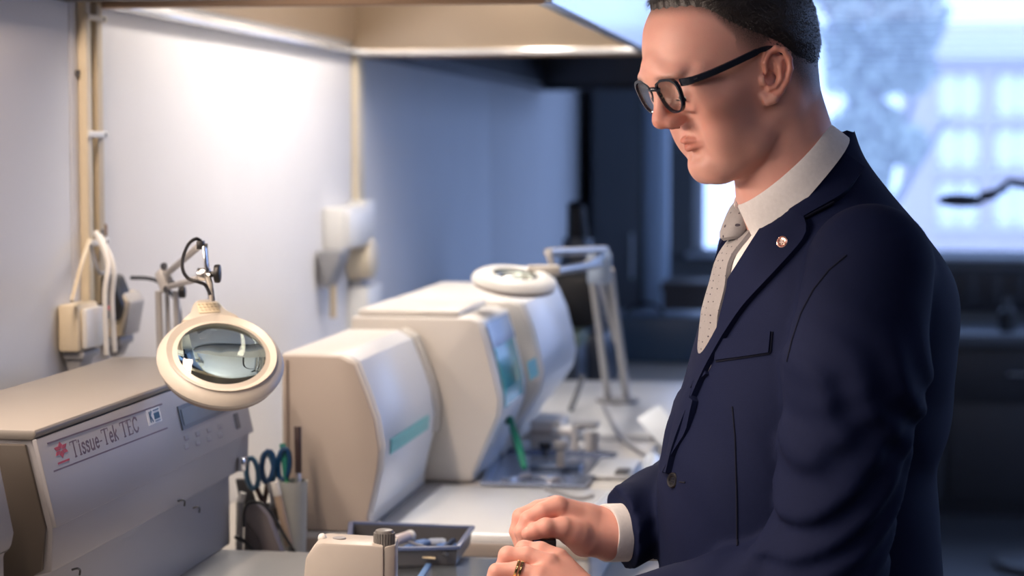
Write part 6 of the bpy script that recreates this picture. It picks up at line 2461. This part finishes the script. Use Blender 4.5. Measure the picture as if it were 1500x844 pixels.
# trousers and shoes, below the picture
g = Field((-.2, -.25, .03), (.22, .25, .98), .012)
P = g.full()
ft = None
for s_ in (1, -1):
    a = smin(cone(P, (-.005, s_ * .085, .92), (.015, s_ * .10, .52), .105, .078), cone(P, (.015, s_ * .10, .52), (-.02, s_ * .105, .10), .078, .064), .02)
    ft = a if ft is None else smin(ft, a, .01)
ft = smin(ft, ell(P, (-.005, 0, .90), (.13, .165, .09)), .03)
vt, qt = surface_nets(ft, g.lo, g.h)
np_mesh('trousers', [(b2w(vt), qt)], M_trous, person)
g = Field((-.14, -.18, -.08), (.24, .18, .14), .006)
P = g.full()
fs2 = None
zf = float(1.58 - 1.58 / KB)        # height of the floor in body coordinates
for s_ in (1, -1):
    a = smin(ell(P, (.12, s_ * .112, zf + .035), (.10, .046, .036)), ell(P, (-.03, s_ * .106, zf + .045), (.075, .040, .048)), .03)
    a = smin(a, cone(P, (-.02, s_ * .105, zf + .05), (-.02, s_ * .105, .12), .044, .042), .03)
    fs2 = a if fs2 is None else np.minimum(fs2, a)
fs2 = np.maximum(fs2, -(P[2] - F32(zf + .002)))
vs2, qs2 = surface_nets(fs2, g.lo, g.h)
np_mesh('shoes', [(b2w(vs2), qs2)], mat('shoe_leather', (.012, .01, .01), .25), person)

# ------------------------------------------------------------------ eyeglasses
gl = thing('eyeglasses', 'dark-framed eyeglasses worn by the man, low on his nose', 'glasses', h2w((.11, 0, .01)))
M_fr = mat('glasses_frame', (.012, .016, .028), .18)
LX, LZ = .1035, .0125
def lens_pt(sgn, a, k=1.0, dx=0.0):
    w, h_ = .0190, .0180
    e = 2.6
    cx_, sx_ = math.cos(a), math.sin(a)
    yy = w * math.copysign(abs(cx_) ** (2 / e), cx_) * k
    zz_ = h_ * math.copysign(abs(sx_) ** (2 / e), sx_) * k
    yy *= (1.0 + .16 * (zz_ / h_))          # wider at the top
    # face-form wrap and pantoscopic tilt
    return h2w((LX + dx - .10 * (yy * sgn * 0 + abs(.033 + yy) - .033) - .0 + zz_ * .10, sgn * (.0280 + yy), LZ + zz_))
for sgn in (1, -1):
    n = 44
    rings = []
    for i in range(n):
        a = 2 * math.pi * i / n
        rt = 1.0 + .02
        o1 = [lens_pt(sgn, a, 1.0, .0022), lens_pt(sgn, a, 1.11 + .05 * max(0, math.sin(a)), .0020), lens_pt(sgn, a, 1.11 + .05 * max(0, math.sin(a)), -.0020), lens_pt(sgn, a, 1.0, -.0022)]
        rings.append([Vector(p) for p in o1])
    bm = B(); add_ring_sweep(bm, rings, close=True)
    obj('rim', bm, M_fr, gl)
    bm = B()
    fr_ = [bm.verts.new(Vector(lens_pt(sgn, 2 * math.pi * i / n, 1.0, .0007))) for i in range(n)]
    bk_ = [bm.verts.new(Vector(lens_pt(sgn, 2 * math.pi * i / n, 1.0, -.0007))) for i in range(n)]
    bm.faces.new(fr_); bm.faces.new(bk_[::-1])
    for i in range(n):
        j = (i + 1) % n
        bm.faces.new((fr_[i], bk_[i], bk_[j], fr_[j]))
    obj('lens', bm, MATS.get('spectacle_glass') or thin_glass('spectacle_glass', (.96, .97, .98)), gl, smooth=False)
    # hinge block and temple arm
    hx = [(LX - .004, sgn * .0500, LZ + .0135), (LX - .010, sgn * .0600, LZ + .0130), (LX - .03, sgn * .0690, LZ + .0135), (.045, sgn * .0755, LZ + .0155), (.018, sgn * .0765, LZ + .0172), (.004, sgn * .0755, LZ + .0175), (-.012, sgn * .0735, LZ + .0130), (-.026, sgn * .0715, LZ - .002)]
    hx = smooth_pts([Vector(p) for p in hx], 4)
    bm = B()
    rings = []
    m_ = len(hx)
    for i, p in enumerate(hx):
        hh = .0040 if i < m_ * .6 else .0032
        if i < 5:
            hh = .0044
        rings.append([Vector(h2w((p.x, p.y + a * .0017, p.z + b * hh))) for a, b in ((-1, -.8), (0, -1), (1, -.8), (1.1, 0), (1, .8), (0, 1), (-1, .8), (-1.1, 0))])
    add_ring_sweep(bm, rings)
    obj('temple', bm, M_fr, gl)
    bm = B(); add_obox(bm, h2w((LX - .016, sgn * .0655, LZ + .0135)), Vector(MH[:, 0]) * .0030, Vector(MH[:, 1]) * .0004, Vector(MH[:, 2]) * .0008)
    obj('rivet', bm, M_chrome, gl, smooth=False)
bm = B()
add_tube(bm, [h2w(p) for p in ((LX + .001, .0095, LZ + .0080), (LX + .006, .005, LZ + .0105), (LX + .0075, 0, LZ + .011), (LX + .006, -.005, LZ + .0105), (LX + .001, -.0095, LZ + .0080))], .0026, 10)
obj('bridge', bm, M_fr, gl)

# small dark part held between right thumb and fingers
hp = Vector(c_(797, 799, 2.462))
hd = thing('black_cassette', 'small black cassette pinched under the right thumb', 'cassette', hp)
bm = B(); add_obox(bm, hp, rgt * .014, V(0, 0, .0075), V(-sy, cy, 0) * .008, .002)
obj('body', bm, M_black, hd)
bm = B(); add_obox(bm, hp + V(0, 0, .0055) - rgt * .008 - V(-sy, cy, 0) * .0082, rgt * .004, V(0, 0, .0016), V(-sy, cy, 0) * .0012, .0004)
obj('glint_strip', bm, M_cblue, hd)
bm = B(); add_obox(bm, hp + rgt * .010 - V(0, 0, .0085) - V(-sy, cy, 0) * .004, rgt * .0045, V(0, 0, .0022), V(-sy, cy, 0) * .003, .001)
obj('tab', bm, mat('tab_yellow', (.60, .50, .28), .4), hd)
